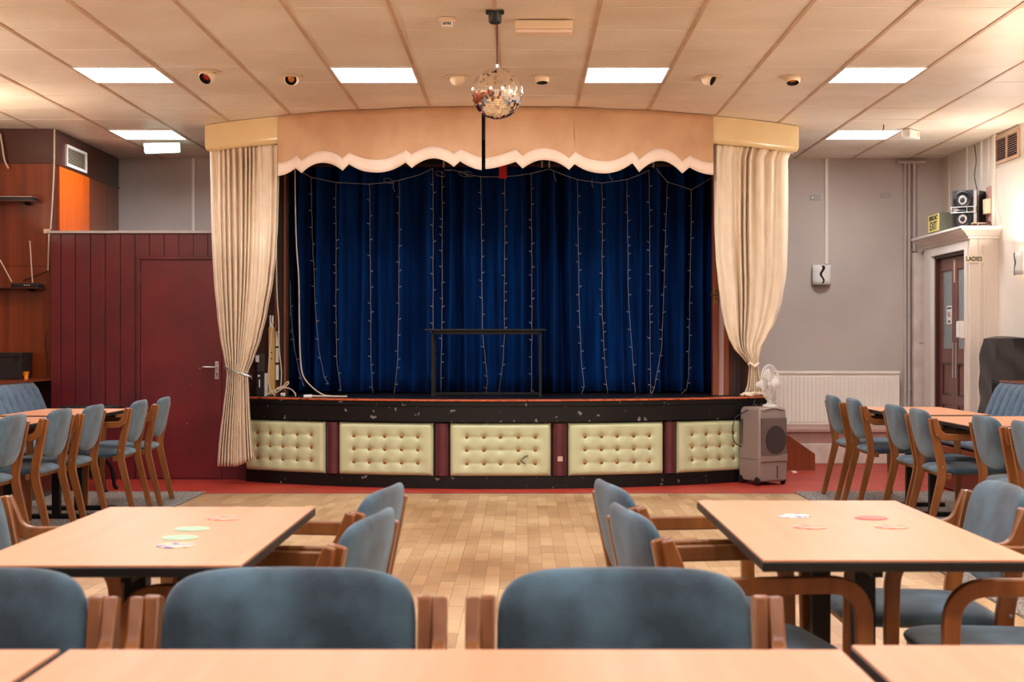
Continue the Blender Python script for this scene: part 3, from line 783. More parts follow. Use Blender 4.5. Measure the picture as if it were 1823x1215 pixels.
# end returns of the boxes
for px, sgn, lab in ((368, -1, 'left end'), (1419, 1, 'right end')):
    pass
kL = [(494.5,314.5),(526,299),(537,308),None,(610,304.5),(621,293),None,(722,290),(733,300),None,(808,297),(819,287),(857,303)]
def arcpts(a, b, top, n=14):
    """shallow curve between a and b with its extreme at y=top"""
    out = []
    for i in range(1, n):
        t = i/n; mid = (a[1]*(1-t)+b[1]*t); base = (a[1]+b[1])/2
        out.append((a[0]+(b[0]-a[0])*t, mid+(top-base)*4*t*(1-t)*.96))
    return out
def polyfrom(spec):
    out = []
    for i, s_ in enumerate(spec):
        if len(s_) == 1: out += arcpts(spec[i-1], spec[i+1], s_[0])
        else: out.append(s_)
    return out
lowL = polyfrom([(494.5,314.5),(303,),(526,299),(537,308),(289,),(610,304.5),(621,293),(308,),(722,290),(733,300),(282,),(808,297),(819,287),(291,),(857,303)][:0] or
    [(494.5,314.5),(310,),(526,299),(537,308),(289,),(610,304.5),(621,293),(308,),(722,290),(733,300),(282,),(808,297),(819,287),(298,),(857,303)])
upL = polyfrom([(494.5,291),(287,),(528,276),(537,286),(268,),(610,282),(622,271.5),(285,),(722,267),(733,276),(261,),(808,273),(820,264),(274,),(857,280)])
lowR = polyfrom([(864,301),(297,),(918,288),(930.5,300),(284,),(1013,303),(1023,293),(310,),(1126,291),(1138,306.5),(286,),(1214.5,308.5),(1227.5,298),(308,),(1271,311)])
upR = polyfrom([(864,281),(276,),(918,266),(930.5,277),(263,),(1013,282),(1024,271),(288,),(1126,269),(1138,284),(264,),(1214.5,286),(1228,277),(286,),(1271,289)])
def at(poly, px):
    if px <= poly[0][0]: return poly[0][1]
    for a, b in zip(poly, poly[1:]):
        if a[0] <= px <= b[0]: return a[1]+(b[1]-a[1])*(px-a[0])/max(1e-6, b[0]-a[0])
    return poly[-1][1]
def wav(px, z):
    return .010*math.sin(px*.045+z*2)+.008*math.sin(px*.11+z*6)*max(0, 1-(z-2.75)/.4)+.006*math.sin(px*.021+z*11)+.004*math.sin(px*.19-z*9)
for half, (low, up, p0, p1, lab) in enumerate(((lowL, upL, 494.5, 857.5, 'left half of the copper velvet valance with scalloped cream trim'), (lowR, upR, 864, 1270, 'right half of the copper velvet valance with scalloped cream trim'))):
    Xc, Yc = arc((p0+p1)/2, R0+.05)
    t = thing('valance', (Xc, Yc, CEIL-.01), lab, 'valance')
    xs_ = sorted(set([p0+i*(p1-p0)/120 for i in range(121)]+[q[0] for q in low+up if p0 <= q[0] <= p1]))
    def strip(ftop, fbot, R, rows, nm, mtl, edge=False):
        mb = MB(); cols_ = []
        for px in xs_:
            pxc = px
            if half == 0 and px > p1-12: pass
            X, Y = arc(pxc, R); zt, zb = ftop(px, Y), fbot(px, Y)
            cc = []
            for r in range(rows+1):
                z = zt+(zb-zt)*r/rows; Rr = R+wav(px, z); sl = 0
                if half == 0: sl = -(px-(p1-60))/60*4*max(0, (CEIL-z))*0 if px > p1-60 else 0
                X, Y = arc(px, Rr); cc.append(mb.bm.verts.new((X, Y, z)))
            cols_.append(cc)
        for a, b in zip(cols_, cols_[1:]):
            for r in range(rows): mb.face([a[r], b[r], b[r+1], a[r+1]])
        return mb.build(nm, mtl, t, smooth=True, ang=60, solid=.006)
    strip(lambda p, Y: CEIL-.004, lambda p, Y: PZ(at(up, p)+6, Y), R0+.05, 8, 'fabric', 'valance')
    strip(lambda p, Y: PZ(at(up, p), Y), lambda p, Y: PZ(at(low, p), Y), R0+.058, 3, 'trim', 'valance_trim')
profsweep(504, 1261, [(R0-.03, CEIL-.004), (R0+.015, CEIL-.004), (R0+.015, 2.86), (R0-.03, 2.86)], 'valance_board', 'jamb_dark', None, 40)
tag(bpy.data.objects['valance_board'], 'dark curved board behind the copper velvet valance', 'board')

# cream front curtains
def front_curtain(keys, yb_fn, nf, R, name, label, seed, heading=18, swing=0, amp=.034):
    rnd = random.Random(seed); phs = [rnd.uniform(0, 6) for _ in range(6)]
    ytop, ybot = keys[0][0], keys[-1][0]
    nu, nv = 260, 70
    def fn(u, v):
        py = ytop+(ybot-ytop)*v
        xl, xr = interp(keys, py); yb = py
        if v > .9: yb = py-(v-.9)/.1*yb_fn(u)
        wpx = xr-xl; px = xl+wpx*(u+.012*math.sin(u*14+phs[0]+v*2))
        X, Y = arc(px, R)
        tight = max(.25, min(1, wpx/125.0))
        ph = 2*PI*(u*nf+.35*math.sin(u*7+phs[1])+.2*math.sin(u*17+phs[2]+v*1.5))
        hd = max(0, 1-(v*(ybot-ytop))/heading)
        am = amp*(1-.45*hd)*(.55+.45*tight)*(.75+.4*math.sin(u*9+phs[3]+v*3))
        d = am*math.sin(ph)+.004*math.sin(2*ph+phs[4])+.006*hd*math.sin(ph*2.2)
        d += .03*math.sin(PI*u)*(1-tight)
        sw = max(0, min(1, (v-.06)/.3)); Rr = R+d+swing*sw*sw*(3-2*sw); X, Y = arc(px, Rr)
        return (X, Y, min(PZ(yb, Y), 2.8935))
    t = thing(name, (*arc((keys[-1][1]+keys[-1][2])/2, R), PZ(ybot, arc(keys[-1][1], R)[1])), label, 'curtain')
    MB().grid(nu, nv, fn).build('cloth', 'curtain', t, smooth=True, ang=180, solid=.003)
    return t
kLc = [(258,372,497),(300,373,497),(350,374,496),(400,375,495),(450,377,492),(500,380,487),(560,386,476),(600,391,466),(640,399,452),(664,404,441),(690,402,443),(730,397,445),(770,392,448),(800,389,450),(831,387,452)]
cL = front_curtain(kLc, lambda u: 14*max(0, u-.55)/.45, 12, R0-.045, 'front_curtain', 'cream curtain left of the stage tied back with silver tinsel', 3, swing=.33)
kRc = [(258,1271,1414),(285,1270,1404),(340,1271,1403),(400,1272,1402),(460,1275,1401),(500,1279,1399),(540,1284,1392),(575,1290,1381),(600,1297,1367),(620,1306,1355),(640,1324,1351),(650,1334,1349),(665,1333,1351),(685,1331,1355),(700,1326,1360),(707,1320,1362)]
cR = front_curtain(kRc, lambda u: 0, 8, R0-.06, 'front_curtain', 'cream curtain right of the stage, gathered and pooling on the stage edge', 11, amp=.036)
# right curtain: second swag hanging behind on its right side
def swag(u, v):
    py = 300+(615-300)*v
    xl = 1340; xr = interp([(300,1403),(400,1403),(480,1401),(540,1392),(580,1378),(605,1362),(615,1354)], py)[0]
    xl = min(xl, xr-2); px = xl+(xr-xl)*u
    X, Y = arc(px, R0-.11+.012*math.sin(u*14)); return (X, Y, PZ(py, Y))
MB().grid(40, 30, swag).build('swag', 'curtain', cR, smooth=True, ang=180, solid=.003)
pts = [];
for i in range(15):
    px = 402+44*i/14; X, Y = arc(px, R0+.33+.03*math.sin(PI*i/14)); pts.append((X, Y, PZ(654+17*(i/14)**.8, Y)))
mb = MB(); mb.tube(pts, .006, 6)
for p_ in pts:
    for q in range(26):
        f = random.random(); d = Vector((random.uniform(-1, 1), random.uniform(-1, .4), random.uniform(-1, 1))).normalized()*.02
        b = Vector(p_)+Vector((random.uniform(-.012, .012), 0, random.uniform(-.006, .006))); s_ = d.orthogonal().normalized()*.0015
        v_ = mb._v([b-s_, b+s_, b+d]); mb.face(v_)
o = mb.build('tie_back', 'tinsel', cL); o['label'] = 'silver tinsel tie'
mb = MB(); pts = []
for i in range(9):
    px = 1332+19*i/8; X, Y = arc(px, R0-.03+.03*math.sin(PI*i/8)); pts.append((X, Y, PZ(650-3*math.sin(i), Y)))
mb.tube(pts, [.008+.006*math.sin(PI*i/8) for i in range(9)], 8); mb.build('tie_back', 'curtain', cR, smooth=True)
# pooled hem lying on stage edge
mb = MB()
for (a, b, r) in ((1318, 1362, .014), (1322, 1350, .018), (1332, 1361, .016)):
    pts = []
    for i in range(9):
        px = a+(b-a)*i/8; X, Y = arc(px, R0-.0+.02*math.sin(i*.9+a)); pts.append((X, Y, SZ+r+.004+.006*math.sin(i*1.3)))
    mb.tube(pts, [r*(.5+.5*math.sin(PI*(i+.6)/9.2)) for i in range(9)], 8)
mb.build('pooled_hem', 'curtain', cR, smooth=True)

# things around the left jamb
YJ = 12.97
t = thing('pine_board', (PX(483, 12.93), 12.94, SZ), 'pale pine board with two holes leaning by the left stage jamb', 'board')
box('board', 'pine', PX(478, 12.93), PX(489, 12.93), 12.93, 12.95, SZ+.004, PZ(583, 12.93), t, bevel=.002)
for y in (628, 639): MB().lathe([(0, -.002), (.007, -.002), (.007, 0)], (PX(483.5, 12.93), 12.93, PZ(y, 12.93)), 10, 'y').build('hole', 'ink', t)
box('tape', 'paper', PX(480, 12.93), PX(487, 12.93), 12.927, 12.93, PZ(583, 12.93), PZ(562, 12.93), t)
t = thing('plug_strip', (PX(493, 12.93), 12.94, PZ(677, 12.93)), 'narrow white strip with dark bands fixed to the left stage jamb', 'strip')
for a, b in ((590, 617), (620, 646), (650, 677)): box('segment', 'white_plastic', PX(490.5, 12.94), PX(495.5, 12.94), 12.94, 12.98, PZ(b, 12.94), PZ(a, 12.94), t, bevel=.003)
box('core', 'ink', PX(491, 12.95), PX(495, 12.95), 12.95, 12.98, PZ(679, 12.94), PZ(586, 12.94), t)
t = thing('power_unit', (PX(464, 12.8), 12.86, SZ), 'black power unit with white lettering on the stage floor beside the left curtain', 'power unit')
box('case', 'black_plastic', PX(456, 12.8), PX(470, 12.8), 12.80, 12.92, SZ, PZ(664, 12.8), t, bevel=.004)
for k in range(5): box('socket', 'white_plastic', PX(470.5, 12.8), PX(474, 12.8), 12.81, 12.83, PZ(695-k*6, 12.8), PZ(691-k*6, 12.8), t)
box('strap', 'white_plastic', PX(470, 12.83), PX(474.5, 12.83), 12.83, 12.9, SZ, PZ(665, 12.8), t)
for a_ in ((459, 668, 463, 671), (461, 676, 463, 690)): box('lettering', 'white_plastic', PX(a_[0], 12.8), PX(a_[2], 12.8), 12.798, 12.80, PZ(a_[3], 12.8), PZ(a_[1], 12.8), t)
t = thing('switch_box', (PX(463, 12.95), 12.95, PZ(664, 12.95)), 'small grey switch box with white cover above the black power unit', 'switch')
box('case', 'grey_dark', PX(457, 12.93), PX(471, 12.93), 12.93, 12.98, PZ(663, 12.93), PZ(630, 12.93), t, bevel=.003)
box('cover', 'white_plastic', PX(455, 12.92), PX(461, 12.92), 12.92, 12.93, PZ(645, 12.93), PZ(633, 12.93), t)
def cable(pts, r, m, label, Y=12.7, name='cable', grp=None):
    o = MB().tube([Vector(p) for p in smooth_path([P(*p, Y) if len(p) == 2 else P(*p) for p in pts])], r, 6).build(name, m, smooth=True)
    return tag(o, label, 'cable', grp)
def smooth_path(p, n=5):
    out = []
    for i in range(len(p)-1):
        p0, p1, p2, p3 = p[max(i-1, 0)], p[i], p[i+1], p[min(i+2, len(p)-1)]
        for k in range(n):
            t = k/n; out.append(.5*((2*p1)+(-p0+p2)*t+(2*p0-5*p1+4*p2-p3)*t*t+(-p0+3*p1-3*p2+p3)*t**3))
    out.append(p[-1]); return out
cable([(525,298),(526,380),(528,440),(532,500),(533,580),(535,640),(540,670),(556,690),(575,703),(590,705.5)], .0065, 'wire', 'thick cream cable hanging down the left of the blue curtain', 12.9)
cable([(492,430),(493,520),(496,570),(497,620),(501,660),(500,690)], .006, 'wire', 'cream cable running down the left jamb beside the white strip', 12.9)
cable([(486,470),(489,540),(483,570),(493,590),(499,618)], .004, 'black_wire', 'thin black cable looping over the left stage jamb', 12.9)
cable([(485,575),(478,660),(480,690),(490,706)], .006, 'wire', 'cream cable running down the pine board to the stage edge', 12.8)
cable([(471,706),(485,697),(500,691),(512,680),(513,684),(503,692),(490,700),(496,690),(515,692),(525,700),(526,706)], .006, 'wire', 'tangle of cream cable with plug on the stage edge', 12.72)
t = thing('plug', (PX(504, 12.7), 12.7, SZ), 'white mains plug lying on the stage edge in the cable tangle', 'plug')
box('body', 'white_plastic', PX(500, 12.7), PX(508, 12.7), 12.68, 12.72, SZ, SZ+.03, t, bevel=.006)
box('pin', 'silver', PX(503, 12.7), PX(505, 12.7), 12.66, 12.68, SZ+.01, SZ+.016, t)
t = thing('extension_block', (PX(549, 12.55), 12.55, SZ), 'white extension socket lying flat on the front of the stage', 'socket')
box('body', 'white_plastic', PX(541, 12.5), PX(556, 12.5), 12.48, 12.53, SZ-.001, SZ+.022, t, bevel=.004)
MB().tube([(PX(556, 12.5), 12.5, SZ+.01), (PX(590, 12.5), 12.48, SZ+.008), (PX(619, 12.5), 12.46, SZ+.008)], .007, 6).build('flex', 'wire', t, smooth=True)

# black folding table on the stage
YT = 12.62
t = thing('stage_table', (PX(866, YT), YT, SZ), 'low black metal-legged table standing in the middle of the stage', 'table')
x0, x1, zt = PX(757, YT), PX(972, YT), PZ(586, YT-.1)
box('table_top', 'black_metal', x0, x1, YT-.12, YT+.28, zt-.018, zt, t, bevel=.004)
lx0, lx1 = PX(771, YT), PX(962, YT)
box('rail', 'black_metal', lx0, lx1, YT-.09, YT-.07, zt-.045, zt-.018, t)
box('rail', 'black_metal', lx0, lx1, YT+.22, YT+.24, zt-.045, zt-.018, t)
box('stretcher', 'black_metal', lx0, lx1, YT+.225, YT+.24, SZ+.01, SZ+.03, t)
for x in (lx0, lx1):
    for y in (YT-.08, YT+.23): box('leg', 'black_metal', x-.01, x+.01, y-.01, y+.01, SZ, zt-.018, t)

# stairs at right of the stage
t = thing('stage_steps', (2.4, 13.9, 0), 'reddish wooden side steps behind the grey cooler, with sloping stringer', 'steps')
for y in (13.72, 14.4):
    MB().prism([(2.10, 0), (2.745, 0), (2.745, PZ(809, 13.7)), (2.10, .60)], y, y+.025, lambda a, b, h: (a, h, b))  .build('stringer', 'wallwood', t, bevel=.002)
for i in range(3):
    x1_ = 2.70-i*.2; z = .15+i*.16
    box('tread', 'jamb', x1_-.2, x1_, 13.745, 14.4, z-.02, z, t)
tag(box('paper_scrap', 'paper', PX(1408, 13.5), PX(1416, 13.5), 13.42, 13.52, 0, .012), 'scrap of white paper on the red floor beside the steps', 'paper')

# radiator
t = thing('radiator', (3.25, 15.2, .36), 'long white panel radiator on the grey wall right of the stage', 'radiator')
rx0, rx1, rz0, rz1 = 2.62, PX(1601, 15.14), PZ(757, 15.12), PZ(661, 15.12)
box('panel', 'radiator', rx0, rx1, 15.125, 15.15, rz0, rz1-.03, t, bevel=.006)
n = int((rx1-rx0-.06)/.042)
for i in range(n):
    x = rx0+.03+i*.042; box('rib', 'radiator', x+.003, x+.036, 15.117, 15.127, rz0+.03, rz1-.055, t, bevel=.004)
box('top_grille', 'radiator', rx0-.004, rx1+.004, 15.11, 15.2, rz1-.028, rz1, t, bevel=.004)
for x in (2.9, 3.6): box('bracket', 'batten', x, x+.04, 15.15, YB-.004, rz0+.05, rz1-.06, t)

# wall lamps
def wall_lamp(c, axis, label, lit):
    t = thing('wall_lamp', c, label, 'lamp'); w_, h_ = .195, .205
    def fn(u, v):
        a = (u-.5)*PI*.8; x = math.sin(a)*w_/2/math.sin(PI*.4); d = .02+.055*math.cos(a)
        z = h_*v
        return (c[0]+x, c[1]-d, c[2]+z) if axis == 'y' else (c[0]-d, c[1]+x, c[2]+z)
    MB().grid(17, 5, fn).build('shade', 'white_plastic' , t, smooth=True, solid=.004)
    def wv(u, v):
        a = (.5+.06*math.sin(v*9)+(u-.5)*.13*(.5+.5*v)-.5)*PI*.8; x = math.sin(a)*w_/2/math.sin(PI*.4); d = .0235+.055*math.cos(a)
        z = h_*(.04+.92*v); return (c[0]+x, c[1]-d, c[2]+z) if axis == 'y' else (c[0]-d, c[1]+x, c[2]+z)
    MB().grid(4, 20, wv).build('painted_wave_reflection', 'black_metal', t, smooth=True)  # dark wavy reflection painted as a strip on the shade
    if axis == 'y':
        box('back_plate', 'white_plastic', c[0]-.05, c[0]+.05, c[1]-.02, c[1], c[2]+.03, c[2]+.17, t)
        MB().lathe([(0, 0), (.075, 0), (.09, -.004)], (c[0], c[1]-.02, c[2]-.004), 20).build('shadow_disc', 'grey_plastic', t)  # grey disc stands in for the shadow under the lamp
    else: box('back_plate', 'white_plastic', c[0]-.02, c[0], c[1]-.05, c[1]+.05, c[2]+.03, c[2]+.17, t)
    MB().tube([(c[0]-(.0 if axis == 'y' else .04), c[1]-(.04 if axis == 'y' else 0), c[2]+.06), (c[0]-(.0 if axis == 'y' else .04), c[1]-(.04 if axis == 'y' else 0), c[2]+.15)], .014, 10).build('bulb', 'lampglow' if lit else 'white_plastic', t, smooth=True)
wall_lamp((PX(1463, 15.2), YB, PZ(507, 15.2)), 'y', 'unlit white curved wall lamp with painted dark wavy reflection, on grey wall', False)
wall_lamp((XR-.02, 12.72, PZ(490, 12.72)), 'x', 'lit curved wall lamp on the white wall at the right edge', True)

# lit wall lamps added out of view to brighten the ceiling (same pattern as the one at the right edge)
for i, y in enumerate((8.6, 5.6, 2.6, -.4, 11.3)):
    for sg in (-1, 1):
        if y > 10 and sg > 0: continue
        x = (XL+.02) if sg < 0 else (XR-.02)
        t = thing('wall_lamp', (x, y, 2.0), 'added lit curved wall lamp on the side wall beyond the picture edge', 'lamp', 'added wall lamps beside the seating')
        def fn(u, v):
            a = (u-.5)*PI*.8; return (x-sg*(.03+.08*math.cos(a)), y+math.sin(a)*.12, 2.0+.2*v)
        MB().grid(15, 4, fn).build('shade', 'white_plastic', t, smooth=True, solid=.004)
        ld = bpy.data.lights.new('uplight', 'AREA'); ld.size = .16; ld.size_y = .16; ld.energy = UP_E*(.55 if 8 < y < 10 else .42 if y > 10 else 1); ld.color = (1, .82, .64); ld.spread = math.radians(170)
        lo = bpy.data.objects.new('uplight', ld); COL.objects.link(lo); lo.location = (x-sg*.16, y, 2.22); lo.rotation_euler = (PI, sg*-.45, 0)

for x, y, z, e, rx in ((XR-.16, 12.72, 2.0, 8, .45),):
    ld = bpy.data.lights.new('uplight', 'AREA'); ld.size = .12; ld.energy = e; ld.color = (1, .88, .76); ld.spread = math.radians(170)
    lo = bpy.data.objects.new('uplight', ld); COL.objects.link(lo); lo.location = (x, y, z); lo.rotation_euler = (PI, -rx, 0)

# ================================================================== CEILING ITEMS
# mirror ball
YBall = 8.47
bx, bz, br = PX(885, YBall), PZ(166.5, YBall), 45.5*YBall/F
t = thing('mirror_ball', (bx, YBall, bz), 'mirror ball hanging from the ceiling on a thin cable', 'mirror ball')
MB().lathe([(0, -br+.006)]+[((br-.006)*math.cos(a), (br-.006)*math.sin(a)) for a in [(-PI/2+PI*i/24) for i in range(1, 24)]]+[(0, br-.006)], (bx, YBall, bz), 32).build('ball_core', 'silver', t, smooth=True)
mb = MB(); ts = .0135; nr = int(PI*br/ts)
for i in range(nr):
    la0 = -PI/2+PI*i/nr; la = la0+PI/nr/2; rr = br*math.cos(la); n = max(3, int(2*PI*rr/ts))
    for k in range(n):
        lo = 2*PI*(k+.5)/n; c = Vector((math.cos(la)*math.cos(lo), math.cos(la)*math.sin(lo), math.sin(la)))
        nn = (c+Vector((random.gauss(0, .05), random.gauss(0, .05), random.gauss(0, .05)))).normalized()
        e = Vector((-math.sin(lo), math.cos(lo), 0)); e = (e-nn*e.dot(nn)).normalized(); f = nn.cross(e)
        q = c*br+Vector((bx, YBall, bz)); h = ts*.47; hw = min(h, PI*rr/n*.95)
        mb.face(mb._v([q-e*hw-f*h, q+e*hw-f*h, q+e*hw+f*h, q-e*hw+f*h]))
me_ = bpy.data.meshes.new('mirror_tiles'); mb.bm.to_mesh(me_); mb.bm.free()
for v_ in me_.vertices: v_.co -= t.location
o = bpy.data.objects.new('mirror_tiles', me_); COL.objects.link(o); me_.materials.append(M['mirror']); o.parent = t; o['kind'] = 'stuff'
MB().tube([(bx, YBall, bz+br-.004), (bx, YBall, bz+br+.03), (bx, YBall, CEIL-.06)], .0035, 6).build('cable', 'black_wire', t)
MB().tube([(bx, YBall, bz+br-.006), (bx, YBall, bz+br+.02)], .014, 12).build('cap', 'silver', t, smooth=True)
t2 = thing('ball_motor', (bx-.015, YBall, CEIL-.07), 'black mirror ball motor fixed to the ceiling', 'motor')
MB().lathe([(0, CEIL-.075), (.03, CEIL-.075), (.038, CEIL-.065), (.038, CEIL-.01), (0, CEIL-.01)], (bx-.012, YBall, 0), 20).build('housing', 'black_plastic', t2, smooth=True)
box('mount_plate', 'black_plastic', bx-.065, bx+.04, YBall-.03, YBall+.03, CEIL-.018, CEIL-.004, t2, bevel=.002)
# smoke detector
def smoke(px, py, label):
    Y = (CEIL-CH)*F/(VY-py); x = PX(px, Y)
    t = thing('smoke_detector', (x, Y, CEIL-.005), label, 'smoke detector')
    MB().lathe([(0, -.002), (.052, -.002), (.052, -.016), (.046, -.02), (0, -.02)], (x, Y, CEIL), 28).build('base', 'cream_plastic', t, smooth=True, ang=35)
    MB().lathe([(0, -.02), (.036, -.02), (.034, -.046), (.026, -.052), (0, -.052)], (x, Y, CEIL), 28).build('chamber', 'white_plastic', t, smooth=True, ang=35)
    for k in range(-2, 3):
        a = k*.3; MB().box(-.003, .003, -.0362, -.034, -.043, -.026, Matrix.Translation((x, Y, CEIL)) @ Matrix.Rotation(a, 4, 'Z')).build('slot', 'ink', t)
smoke(796, 33, 'round cream smoke detector on the ceiling left of the mirror ball motor')
# emergency batten light (cream)
Y = 8.75; x = PX(968, Y)
t = thing('emergency_light', (x, Y, CEIL-.06), 'long cream emergency light box on the ceiling right of the mirror ball', 'light fitting')
box('body', 'cream_plastic', x-.172, x+.172, Y-.06, Y+.06, CEIL-.055, CEIL-.005, t, bevel=.006)
box('lens', 'valance_trim', x-.168, x+.168, Y-.055, Y+.055, CEIL-.078, CEIL-.055, t, bevel=.008)
# green tinted exit light left
Y = 13.95; x = PX(289, Y)
mt = Matrix.Translation((x, Y, 3.045)) @ Matrix.Rotation(.18, 4, 'Z') @ Matrix.Rotation(-.06, 4, 'Y')
t = thing('emergency_light', (x, Y, 3.0), 'glowing white and green emergency light on the ceiling by the left grey wall', 'light fitting')
MB().box(-.165, .165, -.045, .045, -.03, .03, mt).build('body', 'exit_green', t, bevel=.012)
MB().box(-.17, .17, -.05, .05, .03, .06, mt).build('base', 'white_plastic', t, bevel=.003)
# small white box right
Y = 13.2; x = PX(1622, Y)
t = thing('sensor_box', (x, Y, CEIL-.06), 'small white sensor box tilted on the ceiling by the right grey wall', 'sensor')
mt = Matrix.Translation((x, Y, CEIL-.045)) @ Matrix.Rotation(.9, 4, 'Z')
MB().box(-.11, .11, -.04, .04, -.035, .04, mt).build('body', 'white_plastic', t, bevel=.008)
MB().lathe([(0, -.012), (.014, -.010), (.018, 0)], (.07, -.04, 0), 12, 'y', mt).build('lens', 'cream_plastic', t, smooth=True)
# eyeball spotlights
def eyeball(px, py, lens, aim, label, r=.058, proud=.0):
    Y = (CEIL-CH)*F/(VY-py); x = PX(px, Y)
    t = thing('eyeball_spotlight', (x, Y, CEIL-.004), label, 'spotlight', 'eyeball spotlights in the ceiling')
    MB().lathe([(r+.002, -.004), (r+.028, -.005), (r+.034, -.003), (r+.034, 0)], (x, Y, CEIL-.003), 28).build('ring', 'cream_plastic', t, smooth=True)
    c = Vector((x, Y, CEIL+.006-proud)); d = Vector(aim).normalized()
    rot = d.to_track_quat('Z', 'Y').to_matrix().to_4x4(); mt = Matrix.Translation(c) @ rot
    pr_ = [(0, -r)]+[(r*math.sin(a), -r*math.cos(a)) for a in [PI*i/20 for i in range(1, 15)]]
    op = pr_[-1][0]
    MB().lathe(pr_+[(op*.92, pr_[-1][1]+.002)], (0, 0, 0), 28, 'z', mt).build('eyeball', 'cream_plastic', t, smooth=True)
    MB().lathe([(op*.95, pr_[-1][1]), (op*.8, pr_[-1][1]-.03), (0, pr_[-1][1]-.035)], (0, 0, 0), 24, 'z', mt).build('reflector', 'ink', t, smooth=True)
    if lens: MB().lathe([(op*.55, pr_[-1][1]-.016), (op*.3, pr_[-1][1]-.010), (0, pr_[-1][1]-.008)], (0, 0, 0), 20, 'z', mt).build('bulb', lens, t, smooth=True)
eyeball(369, 128, 'redlens', (-.35, -.75, -.75), 'large eyeball spotlight with red bulb left of the front light row', .06, .035)
eyeball(519, 137, 'amberlens', (0, -1, -.5), 'eyeball spotlight with amber bulb facing the hall', .056, .016)
eyeball(814, 137, None, (.1, 1, -.3), 'eyeball spotlight turned to the stage, left of the mirror ball', .056, .016)
eyeball(965, 137, None, (.05, -.15, -1), 'eyeball spotlight pointing down, right of the mirror ball', .056, .016)
eyeball(1262, 137, None, (.85, -.45, -.45), 'eyeball spotlight turned to the right wall', .056, .016)
eyeball(1411, 137, 'amberlens', (0, -.35, -1), 'eyeball spotlight pointing down near the far right light panel', .058, .018)
# hook with wire
t = thing('ceiling_hook', (PX(1573, 12.9), 12.9, CEIL), 'rusty hook with a dangling wire near the right rear light panel', 'hook')
MB().tube([(PX(1573, 12.9), 12.9, CEIL), (PX(1573, 12.9), 12.9, CEIL-.04), (PX(1571, 12.9), 12.9, CEIL-.045)], .005, 6).build('hook', 'rust', t)
MB().tube([(PX(1571, 12.9), 12.9, CEIL-.045), (PX(1569, 12.9), 12.9, CEIL-.09), (PX(1571, 12.9), 12.9, CEIL-.13)], .002, 5).build('wire', 'black_wire', t)

# ================================================================== RIGHT SIDE THINGS
# emergency exit box sign on the porch
x0, y0 = PX(1672, 13.95), 13.95; z0 = 2.2665
t = thing('exit_sign', (x0+.07, 14.15, z0), 'grey box sign with yellow face reading EMERGENCY EXIT on the porch top', 'sign')
box('box', 'sign_box', x0+.004, x0+.15, 13.95, 14.34, z0, z0+.18, t, bevel=.003)
box('face_panel', 'sign_yellow', x0, x0+.004, 13.96, 14.33, z0+.008, z0+.172, t)
text('EMERGENCY', .062, 'ink', t, Matrix.Translation((x0-.001, 14.145, z0+.137)) @ FACE_NX, bold=.001, sx=.86)
text('EXIT', .115, 'ink', t, Matrix.Translation((x0-.001, 14.145, z0+.06)) @ FACE_NX, bold=.0015)
# loudspeaker
t = thing('loudspeaker', (0, 0, 0), 'silver and black hi-fi loudspeaker with two cones standing on the porch', 'loudspeaker')
W_, D_, H_ = .235, .24, .365
box('cabinet', 'black_plastic', -W_/2, W_/2, 0, D_, 0, H_, t, bevel=.004)
box('side_trim', 'silver', W_/2-.028, W_/2+.004, -.014, .05, 0, H_, t, bevel=.004)
box('front_baffle', 'cone', -W_/2, W_/2-.028, -.012, 0, 0, H_, t, bevel=.003)
cxs = -.014
for zc in (.095, .272):
    MB().lathe([(.092, 0), (.09, -.014), (.078, -.016), (.070, -.004), (.045, .0), (.04, -.004)], (cxs, -.012, zc), 32, 'y').build('surround', 'black_plastic', t, smooth=True, ang=50)
    MB().lathe([(.046, -.004), (.044, -.010), (.03, -.012), (0, -.004)], (cxs, -.012, zc), 28, 'y').build('cone_ring', 'silver', t, smooth=True)
    MB().lathe([(.024, -.010), (.018, -.020), (0, -.024)], (cxs, -.012, zc), 24, 'y').build('dust_cap', 'cone', t, smooth=True)
mb = MB(); z0_, z1_ = .15, .212
mb.box(-W_/2-.008, W_/2+.006, -.034, -.012, z1_-.01, z1_).box(-W_/2-.008, W_/2+.006, -.034, -.012, z0_, z0_+.01).box(-W_/2-.008, -W_/2+.006, -.034, -.012, z0_+.01, z1_-.01).box(W_/2-.02, W_/2+.006, -.034, -.012, z0_+.01, z1_-.01).box(.03, .04, -.034, -.012, z0_+.01, z1_-.01)
mb.build('horn_frame', 'silver', t, bevel=.002)
MB().prism([(-.11, -.016), (-.04, -.016), (-.06, -.013), (-.1, -.013)], z0_+.012, z1_-.012).build('horn', 'silver', t)
t.location = (PX(1712, 13.72)+.035, 13.74, 2.2665); t.rotation_euler = (0, 0, -math.radians(40))
